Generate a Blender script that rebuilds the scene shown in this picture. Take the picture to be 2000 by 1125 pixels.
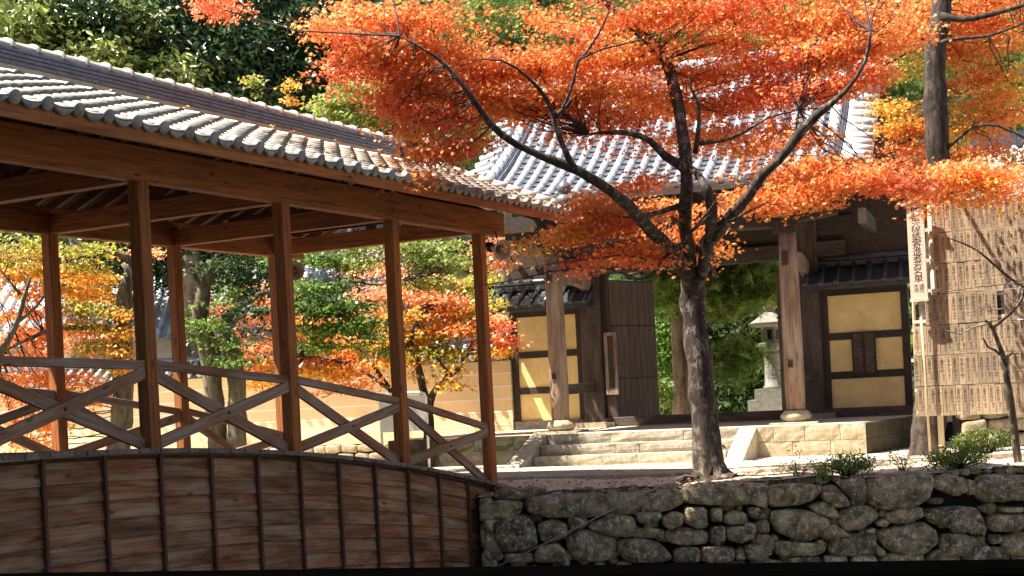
import bpy, math, random
import numpy as np
from mathutils import Matrix, Vector
for o in list(bpy.data.objects): bpy.data.objects.remove(o, do_unlink=True)
SC = bpy.context.scene; COL = SC.collection
R = random.Random(7); NR = np.random.default_rng(7)
# ------------------------------------------------------------ camera, light
F, TH, HZ, EYE = 2650.0, 0.051, 195.0, 1.42      # focal (px of a 2000 px wide frame), roll, horizon offset, eye height
c_, s_ = math.cos(TH), math.sin(TH)
cam = bpy.data.cameras.new('camera'); camo = bpy.data.objects.new('camera', cam); COL.objects.link(camo)
cam.sensor_width = 36.0; cam.lens = 36.0 * F / 2000.0
cam.shift_x = -s_ * HZ / 2000.0; cam.shift_y = c_ * HZ / 2000.0
cam.clip_end = 400.0; cam.clip_start = 0.05
camo.matrix_world = Matrix.Translation((0, 0, EYE)) @ Matrix.Rotation(math.pi/2, 4, 'X') @ Matrix.Rotation(-TH, 4, 'Z')
SC.camera = camo
SUN_EL, SUN_DIR = math.radians(62), Vector((-0.985, -0.13, 0)).normalized()
sd = Vector((SUN_DIR.x*math.cos(SUN_EL), SUN_DIR.y*math.cos(SUN_EL), math.sin(SUN_EL)))
W = bpy.data.worlds.new('World'); SC.world = W; W.use_nodes = True
nt = W.node_tree; bg = nt.nodes['Background']; sky = nt.nodes.new('ShaderNodeTexSky')
sky.sky_type = 'NISHITA'; sky.sun_disc = False; sky.sun_elevation = SUN_EL
sky.sun_rotation = math.atan2(sd.x, sd.y)
nt.links.new(sky.outputs[0], bg.inputs[0]); bg.inputs[1].default_value = 0.052
sl = bpy.data.lights.new('sun', 'SUN'); sl.energy = 5.0; sl.angle = math.radians(0.5); sl.color = (1.0, 0.94, 0.84)
so = bpy.data.objects.new('sun', sl); COL.objects.link(so)
so.rotation_euler = sd.to_track_quat('Z', 'Y').to_euler()
SC.view_settings.view_transform = 'Standard'; SC.view_settings.look = 'None'
SC.view_settings.exposure = 1.6; SC.view_settings.gamma = 1.0
SC.render.engine = 'CYCLES'
SC.cycles.use_denoising = True
SC.cycles.max_bounces = 6; SC.cycles.transparent_max_bounces = 6

def at(u, v, Y):
    du, dv = u-1000.0, v-562.5
    x = c_*du - s_*dv; y = s_*du + c_*dv
    return Vector((x*Y/F, Y, EYE-(y-HZ)*Y/F))

# ------------------------------------------------------------ materials
MATS = {}
def nodes(name):
    m = bpy.data.materials.new(name); m.use_nodes = True; MATS[name] = m
    t = m.node_tree; b = t.nodes['Principled BSDF']
    return m, t, b
def N(t, typ, **k):
    n = t.nodes.new(typ)
    for a, b in k.items():
        if a.startswith('i_'):
            key = a[2:]; key = int(key) if key.isdigit() else key
            n.inputs[key].default_value = b
        else: setattr(n, a, b)
    return n
def ramp(t, fac, stops):
    r = t.nodes.new('ShaderNodeValToRGB'); e = r.color_ramp.elements
    while len(e) < len(stops): e.new(0.5)
    for x, (p, col) in zip(e, stops):
        x.position = p; x.color = (col[0], col[1], col[2], 1)
    t.links.new(fac, r.inputs[0]); return r.outputs[0]
def noise(t, vec, scale, detail=4, rough=0.6):
    n = N(t, 'ShaderNodeTexNoise'); n.inputs['Scale'].default_value = scale
    n.inputs['Detail'].default_value = detail; n.inputs['Roughness'].default_value = rough
    t.links.new(vec, n.inputs['Vector']); return n.outputs['Fac']
def mixc(t, fac, a, b, mode='MIX'):
    n = t.nodes.new('ShaderNodeMix'); n.data_type = 'RGBA'; n.blend_type = mode
    for s, v in ((0, fac), (6, a), (7, b)):
        if isinstance(v, (int, float)): n.inputs[s].default_value = v
        elif isinstance(v, tuple): n.inputs[s].default_value = (*v[:3], 1)
        else: t.links.new(v, n.inputs[s])
    return n.outputs[2]
def mth(t, op, a, b=None):
    n = t.nodes.new('ShaderNodeMath'); n.operation = op
    for i, v in enumerate((a, b)):
        if v is None: continue
        if isinstance(v, (int, float)): n.inputs[i].default_value = v
        else: t.links.new(v, n.inputs[i])
    return n.outputs[0]
def bump(t, b, h, strength, dist):
    n = t.nodes.new('ShaderNodeBump'); n.inputs['Strength'].default_value = strength; n.inputs['Distance'].default_value = dist
    t.links.new(h, n.inputs['Height']); t.links.new(n.outputs[0], b.inputs['Normal'])
def objvec(t, scale=(1, 1, 1), rnd=True):
    tc = t.nodes.new('ShaderNodeTexCoord'); mp = t.nodes.new('ShaderNodeMapping')
    mp.inputs['Scale'].default_value = scale; t.links.new(tc.outputs['Object'], mp.inputs[0])
    if rnd:
        oi = t.nodes.new('ShaderNodeObjectInfo'); cx = t.nodes.new('ShaderNodeCombineXYZ')
        m1 = mth(t, 'MULTIPLY', oi.outputs['Random'], 37.0); t.links.new(m1, cx.inputs[0]); t.links.new(m1, cx.inputs[1])
        t.links.new(cx.outputs[0], mp.inputs['Location'])
    return mp.outputs[0]
def rnd_out(t): return t.nodes.new('ShaderNodeObjectInfo').outputs['Random']
def wood(name, dark, mid, light, knots=True, weather=None, wamt=0.5, rough=0.75, grain=1.0, var=0.35, vert=False):
    m, t, b = nodes(name)
    v = objvec(t, (22*grain, 22*grain, 1.2) if vert else (1.2, 22*grain, 22*grain)); g = noise(t, v, 1.6, 5, 0.65)
    col = ramp(t, g, [(0.3, dark), (0.5, mid), (0.72, light)])
    big = noise(t, objvec(t, (3, 3, 0.7) if vert else (0.7, 3, 3)), 1.5, 3)
    rn = rnd_out(t)
    sc = mth(t, 'ADD', mth(t, 'MULTIPLY', rn, var), 1.0-var*0.5)
    hue = mixc(t, 1.0, col, mixc(t, 0.0, (1, 1, 1), (1, 1, 1)), 'MULTIPLY')
    mm = t.nodes.new('ShaderNodeVectorMath'); mm.operation = 'SCALE'
    t.links.new(hue, mm.inputs[0]); t.links.new(sc, mm.inputs[3]); col = mm.outputs[0]
    if weather:
        w = ramp(t, big, [(0.42, (0, 0, 0)), (0.66, (wamt,)*3)])
        w2 = mth(t, 'MULTIPLY', w, g); w2 = mth(t, 'MULTIPLY', w2, 1.7)
        col = mixc(t, w2, col, weather)
    cn = noise(t, objvec(t, (26, 26, 0.5) if vert else (0.5, 26, 26)), 1.0, 2, 0.4)
    ck = ramp(t, mth(t, 'ABSOLUTE', mth(t, 'SUBTRACT', cn, 0.5)), [(0.0, (1, 1, 1)), (0.014, (0, 0, 0))])
    ck = mth(t, 'MULTIPLY', ck, ramp(t, big, [(0.48, (0, 0, 0)), (0.56, (0.85,)*3)]))
    col = mixc(t, ck, col, tuple(x*0.3 for x in dark))
    h = mth(t, 'SUBTRACT', g, ck)
    if knots:
        vo = N(t, 'ShaderNodeTexVoronoi'); vo.inputs['Scale'].default_value = 1.0
        t.links.new(objvec(t, (2.2, 6.5, 6.5)), vo.inputs['Vector'])
        k = ramp(t, vo.outputs['Distance'], [(0.05, (1, 1, 1)), (0.16, (0, 0, 0))])
        col = mixc(t, mth(t, 'MULTIPLY', k, 0.8), col, (dark[0]*0.45, dark[1]*0.45, dark[2]*0.45))
        h = mth(t, 'ADD', h, k)
    t.links.new(col, b.inputs['Base Color']); b.inputs['Roughness'].default_value = rough
    bump(t, b, h, 0.5, 0.006)
    return m
def stone(name, base, dark, lichen=None, lamt=0.5, moss=None, mamt=0.4, scale=1.0, rough=0.9, bd=0.02, var=0.3):
    m, t, b = nodes(name); v = objvec(t)
    n1 = noise(t, v, 3*scale, 6, 0.65); n2 = noise(t, v, 22*scale, 4, 0.7)
    col = ramp(t, n1, [(0.32, dark), (0.62, base)])
    col = mixc(t, mth(t, 'MULTIPLY', n2, 0.55), col, dark)
    sc = mth(t, 'ADD', mth(t, 'MULTIPLY', rnd_out(t), var), 1.0-var*0.5)
    mm = t.nodes.new('ShaderNodeVectorMath'); mm.operation = 'SCALE'
    t.links.new(col, mm.inputs[0]); t.links.new(sc, mm.inputs[3]); col = mm.outputs[0]
    if lichen:
        l1 = noise(t, v, 7*scale, 7, 0.8)
        f = ramp(t, l1, [(0.52, (0, 0, 0)), (0.6, (lamt,)*3)])
        col = mixc(t, f, col, lichen)
        sp = N(t, 'ShaderNodeTexVoronoi'); sp.inputs['Scale'].default_value = 16*scale
        nv = t.nodes.new('ShaderNodeVectorMath'); nv.operation = 'ADD'
        cn = N(t, 'ShaderNodeTexNoise'); cn.inputs['Scale'].default_value = 9*scale; t.links.new(v, cn.inputs['Vector'])
        s2 = t.nodes.new('ShaderNodeVectorMath'); s2.operation = 'SCALE'; s2.inputs[3].default_value = 0.22
        t.links.new(cn.outputs['Color'], s2.inputs[0]); t.links.new(v, nv.inputs[0]); t.links.new(s2.outputs[0], nv.inputs[1])
        t.links.new(nv.outputs[0], sp.inputs['Vector'])
        f2 = mth(t, 'MULTIPLY', ramp(t, sp.outputs['Distance'], [(0.2, (1, 1, 1)), (0.3, (0, 0, 0))]), ramp(t, n1, [(0.45, (0, 0, 0)), (0.55, (lamt,)*3)]))
        col = mixc(t, f2, col, tuple(min(1, x*1.35) for x in lichen))
    if moss:
        l2 = noise(t, v, 2.3*scale, 6, 0.75)
        f = ramp(t, l2, [(0.5, (0, 0, 0)), (0.62, (mamt,)*3)])
        col = mixc(t, f, col, moss)
    t.links.new(col, b.inputs['Base Color']); b.inputs['Roughness'].default_value = rough
    bump(t, b, mth(t, 'ADD', n1, mth(t, 'MULTIPLY', n2, 0.4)), 0.8, bd)
    return m
def plain(name, col, rough=0.7, nsc=3.0, amt=0.25, spec=None, metal=0.0, bd=0.0):
    m, t, b = nodes(name); v = objvec(t); n1 = noise(t, v, nsc, 5, 0.65)
    lo = tuple(x*(1-amt) for x in col); hi = tuple(min(1, x*(1+amt)) for x in col)
    t.links.new(ramp(t, n1, [(0.35, lo), (0.65, hi)]), b.inputs['Base Color'])
    b.inputs['Roughness'].default_value = rough; b.inputs['Metallic'].default_value = metal
    if spec is not None: b.inputs['Specular IOR Level'].default_value = spec
    if bd: bump(t, b, noise(t, v, nsc*8, 4), 0.6, bd)
    return m
def leafmat(name, transl=0.5, rough=0.5, spec=0.3):
    m = bpy.data.materials.new(name); m.use_nodes = True; MATS[name] = m
    t = m.node_tree; b = t.nodes['Principled BSDF']; out = t.nodes['Material Output']
    at_ = t.nodes.new('ShaderNodeAttribute'); at_.attribute_name = 'leafcol'
    t.links.new(at_.outputs['Color'], b.inputs['Base Color']); b.inputs['Roughness'].default_value = rough
    b.inputs['Specular IOR Level'].default_value = spec
    tr = t.nodes.new('ShaderNodeBsdfTranslucent'); t.links.new(at_.outputs['Color'], tr.inputs['Color'])
    mx = t.nodes.new('ShaderNodeMixShader'); mx.inputs[0].default_value = transl
    t.links.new(b.outputs[0], mx.inputs[1]); t.links.new(tr.outputs[0], mx.inputs[2]); t.links.new(mx.outputs[0], out.inputs[0])
    return m
M_BEAM = wood('russet_timber', (0.13, 0.033, 0.006), (0.37, 0.108, 0.017), (0.54, 0.18, 0.035), weather=(0.30, 0.14, 0.06), wamt=0.2, var=0.3)
M_RAIL = wood('weathered_rail_timber', (0.14, 0.055, 0.023), (0.28, 0.125, 0.06), (0.42, 0.22, 0.12), weather=(0.42, 0.33, 0.27), wamt=0.8, var=0.3)
M_SIDE = wood('siding_timber', (0.06, 0.016, 0.005), (0.25, 0.082, 0.024), (0.42, 0.165, 0.055), weather=(0.50, 0.33, 0.19), wamt=0.75, var=0.7)
M_BATT = wood('batten_timber', (0.05, 0.02, 0.01), (0.11, 0.042, 0.022), (0.16, 0.07, 0.04), knots=False)
M_DECK = wood('deck_timber', (0.10, 0.06, 0.045), (0.2, 0.14, 0.11), (0.34, 0.27, 0.23), var=0.6)
M_UNDER = wood('shaded_rafter_timber', (0.035, 0.010, 0.003), (0.08, 0.025, 0.007), (0.15, 0.05, 0.016), knots=False, grain=0.6)  # darkened to put the shade under the roof into the timber
M_GATE = wood('old_gate_timber', (0.022, 0.013, 0.009), (0.055, 0.036, 0.028), (0.11, 0.078, 0.062), knots=False, weather=(0.24, 0.19, 0.16), wamt=0.3)
M_COLM = wood('column_timber', (0.09, 0.045, 0.025), (0.20, 0.12, 0.078), (0.27, 0.18, 0.125), knots=False, weather=(0.46, 0.37, 0.28), wamt=0.8, vert=True, grain=.7)
M_GATEZ = wood('old_gate_board', (0.07, 0.045, 0.034), (0.15, 0.105, 0.082), (0.26, 0.195, 0.155), knots=False, vert=True)
M_DARKW = wood('dark_frame_and_shade_timber', (0.02, 0.013, 0.010), (0.04, 0.027, 0.021), (0.075, 0.05, 0.04), knots=False)  # own colour on wall frames; stands in for shade on parts under the eaves
M_PLQ = wood('plaque_timber', (0.21, 0.138, 0.078), (0.34, 0.24, 0.145), (0.48, 0.36, 0.235), knots=False, grain=2.0, var=0.55)
M_SIGNW = wood('sign_timber', (0.55, 0.42, 0.31), (0.66, 0.52, 0.4), (0.74, 0.6, 0.48), knots=False, grain=1.5, var=0.05)
M_INK = plain('black_ink', (0.015, 0.013, 0.012), 0.8)
M_INKG = plain('faded_brown_ink', (0.05, 0.034, 0.022), 0.8)
M_TILE = plain('grey_roof_tile', (0.52, 0.475, 0.385), 0.5, 9, 0.25, bd=0.002)
M_TILEE = plain('mid_grey_eave_tile', (0.26, 0.25, 0.235), 0.45, 9, 0.4, bd=0.003)
M_TILED = plain('dark_ridge_and_lap_shade', (0.12, 0.125, 0.155), 0.38, 8, 0.3, bd=0.002)
M_TILEG = plain('silver_grey_tile', (0.48, 0.50, 0.53), 0.36, 6, 0.3, bd=0.003)
M_TILEP = plain('groove_shade_pan_tile', (0.10, 0.105, 0.12), 0.5, 6, 0.35, bd=0.003)  # pans darkened to stand in for the shadow in the tile grooves
M_TILEK = plain('blackened_tile', (0.045, 0.052, 0.06), 0.28, 6, 0.3, bd=0.003)
M_MORT = plain('lime_mortar', (0.5, 0.45, 0.38), 0.9)
M_PLAST = plain('ochre_plaster', (0.80, 0.61, 0.28), 0.9, 1.6, 0.14, bd=0.002)
M_PLASTW = plain('cream_ochre_plaster', (0.74, 0.57, 0.33), 0.9, 1.2, 0.10, bd=0.002)
M_LINE = plain('white_line_plaster', (0.85, 0.8, 0.7), 0.9, 4, 0.05)
M_STONE = stone('retaining_stone', (0.56, 0.40, 0.22), (0.08, 0.05, 0.02), (0.86, 0.75, 0.54), 0.7, (0.06, 0.06, 0.014), 0.6, scale=1.9, var=0.9, bd=0.05)
M_SOIL = plain('wall_back_soil', (0.018, 0.014, 0.01), 1.0, 5, 0.4, bd=0.02)
M_STEP = stone('granite_step', (0.52, 0.46, 0.36), (0.30, 0.25, 0.17), (0.68, 0.64, 0.56), 0.5, (0.20, 0.18, 0.09), 0.35, scale=2.0, bd=0.012, var=0.15)
M_PLAT = stone('ashlar_stone', (0.55, 0.47, 0.33), (0.34, 0.28, 0.17), (0.66, 0.60, 0.48), 0.4, (0.16, 0.14, 0.06), 0.25, scale=2.0, bd=0.012, var=0.15)
M_MOSSY_SHADE = stone('mossy_shaded_stone', (0.075, 0.056, 0.028), (0.03, 0.022, 0.011), (0.13, 0.11, 0.065), 0.4, (0.04, 0.042, 0.01), 0.8, scale=1.5)  # mossy stone, further darkened for the shade on the platform's side face
M_FIELD = stone('field_stone', (0.42, 0.34, 0.23), (0.20, 0.15, 0.09), (0.55, 0.5, 0.42), 0.5, (0.16, 0.15, 0.06), 0.4, scale=1.4, var=0.4)
M_LANT = stone('pale_lantern_granite', (0.27, 0.255, 0.21), (0.14, 0.13, 0.10), (0.36, 0.34, 0.29), 0.3, scale=2.5, bd=0.004, var=0.05)
M_SAND = plain('pale_sandy_ground', (0.62, 0.53, 0.39), 1.0, 2.5, 0.12, bd=0.004)
M_WHITE = plain('white_enamel', (0.75, 0.75, 0.72), 0.4, 3, 0.06)
M_HORN = plain('cream_enamel', (0.5, 0.44, 0.34), 0.4, 5, 0.15)
M_IRON = plain('dark_iron', (0.04, 0.035, 0.03), 0.5, 6, 0.3, metal=0.6)
M_CABLE = plain('grey_cable', (0.30, 0.29, 0.27), 0.5, 20, 0.2, metal=0.3)
M_BLACK = plain('black_timber', (0.0006, 0.0006, 0.0006), 1.0, 6, 0.3, spec=0.0)  # near-black colour without highlights
M_HILL = plain('dark_forest_floor', (0.012, 0.02, 0.009), 1.0, 0.4, 0.5)
def barkmat(name, a, b_, c, lich, lamt, sz=9):
    m, t, b = nodes(name); v = objvec(t, (1, 1, 0.22), False)
    n1 = noise(t, v, sz, 6, 0.7); v2 = objvec(t, (1, 1, 0.65), False); n2 = noise(t, v2, 8.5, 8, 0.78)
    col = ramp(t, n1, [(0.36, a), (0.5, b_), (0.68, c)])
    f = ramp(t, n2, [(0.53, (0, 0, 0)), (0.59, (lamt,)*3)]); col = mixc(t, f, col, lich)
    t.links.new(col, b.inputs['Base Color']); b.inputs['Roughness'].default_value = 0.95
    bump(t, b, n1, 1.0, 0.03); return m
M_BARK = barkmat('maple_bark', (0.018, 0.012, 0.008), (0.05, 0.032, 0.022), (0.115, 0.08, 0.058), (0.30, 0.25, 0.20), 0.7)
M_BARK2 = barkmat('cedar_bark', (0.10, 0.065, 0.04), (0.24, 0.17, 0.115), (0.42, 0.33, 0.24), (0.45, 0.4, 0.33), 0.4, 6)
M_BARK3 = barkmat('mossy_bark', (0.05, 0.036, 0.024), (0.14, 0.11, 0.075), (0.26, 0.21, 0.15), (0.16, 0.19, 0.06), 0.7, 7)
M_BARKD = barkmat('leaf_shaded_bark', (0.012, 0.008, 0.006), (0.04, 0.026, 0.018), (0.10, 0.07, 0.05), (0.16, 0.13, 0.10), 0.4, 12)  # bark darkened to stand in for leaf shade on the second maple
M_TWIG = plain('twig_bark', (0.05, 0.025, 0.018), 0.9)
M_PTWIG = plain('pale_twig_bark', (0.26, 0.21, 0.17), 0.9)
M_BAMB = plain('dry_bamboo', (0.55, 0.42, 0.25), 0.55, 5, 0.15)
L_MAPLE = leafmat('maple_leaf', 0.6, 0.42, 0.45)
L_EVER = leafmat('glossy_evergreen_leaf', 0.22, 0.28, 0.7)
L_SOFT = leafmat('soft_green_leaf', 0.4, 0.55, 0.3)

# ------------------------------------------------------------ object helpers
WM = {}
def tagp(o, label=None, cat=None, group=None, kind=None):
    if label: o['label'] = label
    if cat: o['category'] = cat
    if group: o['group'] = group
    if kind: o['kind'] = kind
    return o
def thing(name, loc, label, cat, group=None):
    o = bpy.data.objects.new(name, None); o.empty_display_size = 0.2; COL.objects.link(o)
    o.location = loc; WM[o.name] = Matrix.Translation(loc)
    return tagp(o, label, cat, group)
def place(name, me, mw, parent=None, mat=None):
    o = bpy.data.objects.new(name, me); COL.objects.link(o); WM[o.name] = mw.copy()
    if parent is not None:
        o.parent = parent; o.matrix_basis = WM[parent.name].inverted() @ mw
    else: o.matrix_basis = mw
    if mat is not None and not me.materials: me.materials.append(mat)
    return o
class MB:
    def __init__(s): s.v = []; s.f = []; s.m = []; s.n = 0
    def add(s, vs, fs, mi=0):
        s.v.extend(tuple(p) for p in vs); s.f.extend(tuple(i+s.n for i in f) for f in fs); s.m.extend([mi]*len(fs)); s.n += len(vs)
    def box(s, p0, p1, mi=0, M=None):
        x0, y0, z0 = p0; x1, y1, z1 = p1
        vs = [Vector(p) for p in ((x0,y0,z0),(x1,y0,z0),(x1,y1,z0),(x0,y1,z0),(x0,y0,z1),(x1,y0,z1),(x1,y1,z1),(x0,y1,z1))]
        if M is not None: vs = [M @ p for p in vs]
        s.add(vs, [(0,3,2,1),(4,5,6,7),(0,1,5,4),(1,2,6,5),(2,3,7,6),(3,0,4,7)], mi)
    def lathe(s, prof, n=16, M=None, mi=0, cap=True):
        vs = []; k = len(prof)
        for i in range(n):
            a = 2*math.pi*i/n
            for r, z in prof: vs.append(Vector((r*math.cos(a), r*math.sin(a), z)))
        if M is not None: vs = [M @ p for p in vs]
        fs = [(i*k+j, ((i+1) % n)*k+j, ((i+1) % n)*k+j+1, i*k+j+1) for i in range(n) for j in range(k-1)]
        if cap:
            fs.append(tuple(i*k for i in reversed(range(n)))); fs.append(tuple(i*k+k-1 for i in range(n)))
        s.add(vs, fs, mi)
    def tube(s, pts, rad, n=8, mi=0, cap=True, wob=0.0):
        pts = [Vector(p) for p in pts]; k = len(pts)
        t = (pts[1]-pts[0]).normalized(); ref = Vector((0, 0, 1)) if abs(t.z) < .9 else Vector((1, 0, 0))
        a = t.cross(ref).normalized(); vs = []
        for i, p in enumerate(pts):
            t2 = (pts[min(i+1, k-1)]-pts[max(i-1, 0)])
            t2 = t2.normalized() if t2.length > 1e-9 else t
            a = (a - t2*a.dot(t2)).normalized(); b = t2.cross(a)
            r = rad[i] if hasattr(rad, '__len__') else rad
            for j in range(n):
                q = 2*math.pi*j/n; rr = r*(1+wob*(R.random()-.5)*2)
                vs.append(p + a*math.cos(q)*rr + b*math.sin(q)*rr)
        fs = [(i*n+j, i*n+(j+1) % n, (i+1)*n+(j+1) % n, (i+1)*n+j) for i in range(k-1) for j in range(n)]
        if cap: fs.append(tuple(reversed(range(n)))); fs.append(tuple((k-1)*n+j for j in range(n)))
        s.add(vs, fs, mi)
    def mesh(s, name, mats, smooth=False):
        me = bpy.data.meshes.new(name); me.from_pydata(s.v, [], s.f)
        for m in mats: me.materials.append(m)
        me.polygons.foreach_set('material_index', s.m)
        if smooth: me.polygons.foreach_set('use_smooth', [True]*len(s.f))
        me.update(); return me
    def obj(s, name, mats, parent=None, smooth=False, origin=None):
        """verts are in world space; the object's origin goes to origin / the parent's origin"""
        if not isinstance(mats, (list, tuple)): mats = [mats]
        o0 = Vector(origin) if origin is not None else (WM[parent.name].translation.copy() if parent is not None else Vector(s.v[0]))
        s.v = [(p[0]-o0.x, p[1]-o0.y, p[2]-o0.z) for p in s.v]
        return place(name, s.mesh(name, mats, smooth), Matrix.Translation(o0), parent)
def frame(p, x, z):
    """matrix with local X along x and local Z near z"""
    x = Vector(x).normalized(); y = Vector(z).cross(x).normalized(); z = x.cross(y)
    return Matrix(((x.x, y.x, z.x, p[0]), (x.y, y.y, z.y, p[1]), (x.z, y.z, z.z, p[2]), (0, 0, 0, 1)))
def beam_mesh(L, w, h, ch=None, name='beam'):
    ch = min(w, h)*0.06 if ch is None else ch
    y, z = w/2, h/2
    pr = [(-y+ch,-z),(y-ch,-z),(y,-z+ch),(y,z-ch),(y-ch,z),(-y+ch,z),(-y,z-ch),(-y,-z+ch)]
    vs = [(x, a, b) for x in (-L/2, L/2) for a, b in pr]
    fs = [(i, (i+1) % 8, 8+(i+1) % 8, 8+i) for i in range(8)] + [tuple(reversed(range(8))), tuple(range(8, 16))]
    me = bpy.data.meshes.new(name); me.from_pydata(vs, [], fs); me.update(); return me
def beam(name, p0, p1, w, h, mat, parent=None, up=(0, 0, 1), ch=None):
    p0, p1 = Vector(p0), Vector(p1); d = p1-p0
    me = beam_mesh(d.length, w, h, ch, name)
    return place(name, me, frame((p0+p1)/2, d, up), parent, mat)
def spline(ctrl, step):
    """ctrl: list of (Vector, radius); catmull-rom, resampled"""
    out = []
    P = [ctrl[0]] + list(ctrl) + [ctrl[-1]]
    for i in range(1, len(P)-2):
        p0, p1, p2, p3 = (q[0] for q in P[i-1:i+3]); r1, r2 = P[i][1], P[i+1][1]
        n = max(2, int((p2-p1).length/step))
        for k in range(n):
            t = k/n
            q = 0.5*((2*p1)+(p2-p0)*t+(2*p0-5*p1+4*p2-p3)*t*t+(3*p1-p0-3*p2+p3)*t**3)
            out.append((q, r1+(r2-r1)*t))
    out.append(ctrl[-1]); return out
def textmesh(body, size=1.0, space=0.92):
    cu = bpy.data.curves.new('lettering', 'FONT'); cu.body = body; cu.resolution_u = 1
    cu.align_x = 'CENTER'; cu.space_line = space; cu.size = size
    o = bpy.data.objects.new('lettering_tmp', cu); COL.objects.link(o)
    me = bpy.data.meshes.new_from_object(o.evaluated_get(bpy.context.evaluated_depsgraph_get()))
    bpy.data.objects.remove(o, do_unlink=True); bpy.data.curves.remove(cu)
    return [v.co.copy() for v in me.vertices], [tuple(p.vertices) for p in me.polygons]

# ------------------------------------------------------------ foliage helpers
def star(lobes, inner=0.38):
    v = []
    for i in range(lobes*2):
        a = math.pi*i/lobes + math.pi/2
        r = (1.0 if i % 2 == 0 else inner)
        if i % 2 == 0: r *= 0.72+0.28*(0.5+0.5*math.cos(a-math.pi/2))
        v.append((r*math.cos(a), r*math.sin(a), -0.22*r*r))
    return np.array(v, float), [tuple(range(len(v)))]
T_MAPLE = star(5); T_MAPLE3 = star(3, 0.42)
T_LANCE = (np.array([(0,-1,0),(0.34,-0.3,0.12),(0.32,0.35,0.08),(0,1,-0.22),(-0.32,0.35,0.08),(-0.34,-0.3,0.12)], float), [(0,1,2,3),(0,3,4,5)])
T_OVAL = (np.array([(0,-1,0),(0.55,-0.1,0.12),(0,1,-0.1),(-0.55,-0.1,0.12)], float), [(0,1,2),(0,2,3)])
def _tuft():
    v = []; f = []
    for i in range(9):
        a = math.radians(-80+20*i+5*math.sin(i*7)); z = 0.35*math.sin(i*2.4)
        d = (math.sin(a), math.cos(a)); n = (math.cos(a), -math.sin(a)); k = len(v)
        v += [(-n[0]*0.055, -n[1]*0.055, 0), (n[0]*0.055, n[1]*0.055, 0), (d[0], d[1], z)]; f.append((k, k+1, k+2))
    return np.array(v, float), f
T_TUFT = _tuft()
def leaves(name, C_, nrm, axis, size, colr, tmpl, mat, parent=None, kind='stuff', origin=None):
    """one mesh of many leaves: centres, normals, in-plane axes, sizes, colours (linear rgb)"""
    C_ = np.asarray(C_); n = len(C_)
    if n == 0: return None
    nrm = nrm/np.linalg.norm(nrm, axis=1, keepdims=True)
    ax = axis - nrm*(axis*nrm).sum(1, keepdims=True); ax /= (np.linalg.norm(ax, axis=1, keepdims=True)+1e-9)
    bx = np.cross(ax, nrm)
    T, faces = tmpl; k = len(T)
    P = C_[:, None, :] + (bx[:, None, :]*T[None, :, 0:1] + ax[:, None, :]*T[None, :, 1:2] + nrm[:, None, :]*T[None, :, 2:3])*size[:, None, None]
    o0 = np.array(WM[parent.name].translation) if parent is not None else np.array(origin)
    V = (P.reshape(-1, 3)-o0).astype(np.float32)
    tot = np.array([len(f) for f in faces]); idx = np.concatenate([np.array(f) for f in faces])
    L = (np.arange(n)[:, None]*k + idx[None, :]).ravel().astype(np.int32)
    cnt = np.tile(tot, n).astype(np.int32); st = np.concatenate([[0], np.cumsum(cnt)[:-1]]).astype(np.int32)
    me = bpy.data.meshes.new(name); me.vertices.add(len(V)); me.vertices.foreach_set('co', V.ravel())
    me.loops.add(len(L)); me.loops.foreach_set('vertex_index', L)
    me.polygons.add(len(cnt)); me.polygons.foreach_set('loop_start', st); me.polygons.foreach_set('loop_total', cnt)
    me.update(calc_edges=True); me.materials.append(mat)
    ca = me.color_attributes.new('leafcol', 'FLOAT_COLOR', 'POINT')
    cc = np.ones((n*k, 4), np.float32); cc[:, :3] = np.repeat(colr, k, axis=0); ca.data.foreach_set('color', cc.ravel())
    o = place(name, me, Matrix.Translation(Vector(o0)), parent)
    o['kind'] = kind; return o
def blob_tips(blobs, layer=0.32, thick=0.05):
    """blobs: (u, v, ru, rv, Y, dY, n, palette) -> tips, palette ids. ru, rv in px, dY in metres"""
    P = []; pal = []; bid = []
    for b, (u, v, ru, rv, Y, dY, n, pi) in enumerate(blobs):
        c = np.array(at(u, v, Y)); sx, sz = ru*Y/F, rv*Y/F
        d = NR.normal(size=(n, 3)); d /= np.linalg.norm(d, axis=1, keepdims=True); d *= NR.random((n, 1))**(1/2.4)
        q = c + d*np.array([sx, dY, sz])
        if layer: 
            ph = NR.random()*layer
            q[:, 2] = np.round((q[:, 2]+ph)/layer)*layer-ph + NR.normal(size=n)*thick + 0.05*np.sin(q[:, 0]*3+ph*9)
        P.append(q); pal += [pi]*n; bid += [b]*n
    return np.concatenate(P), np.array(pal), np.array(bid)
def spray(tips, pal, palettes, per, rad, flat, size, up=0.75, colvar=0.18, droop=0.0, outward=False):
    n = len(tips); C_ = np.repeat(tips, per, axis=0); m = len(C_)
    d = NR.normal(size=(m, 3)); d[:, 2] *= flat; C_ = C_ + d*rad
    nrm = NR.normal(size=(m, 3))*0.6; nrm[:, 2] += up; nrm[:, 1] -= 0.4; nrm[:, 0] -= 0.25
    ax = NR.normal(size=(m, 3))
    if outward: ax = d*1.0 + NR.normal(size=(m, 3))*0.25; ax[:, 2] -= droop
    sz = size*(0.7+0.6*NR.random(m))
    base = np.array([palettes[p][NR.integers(len(palettes[p]))] for p in pal])
    tv = 1 + colvar*NR.normal(size=(n, 1)); base = base*np.clip(tv, .5, 1.6)
    colr = np.repeat(base, per, axis=0)*np.clip(1+colvar*NR.normal(size=(m, 1)), .5, 1.6)
    mixp = NR.random(m) < 0.3; alt = np.array([palettes[p][NR.integers(len(palettes[p]))] for p in np.repeat(pal, per)])
    colr[mixp] = alt[mixp]
    return C_, nrm, ax, sz, np.clip(colr, 0.002, 0.95)
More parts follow.
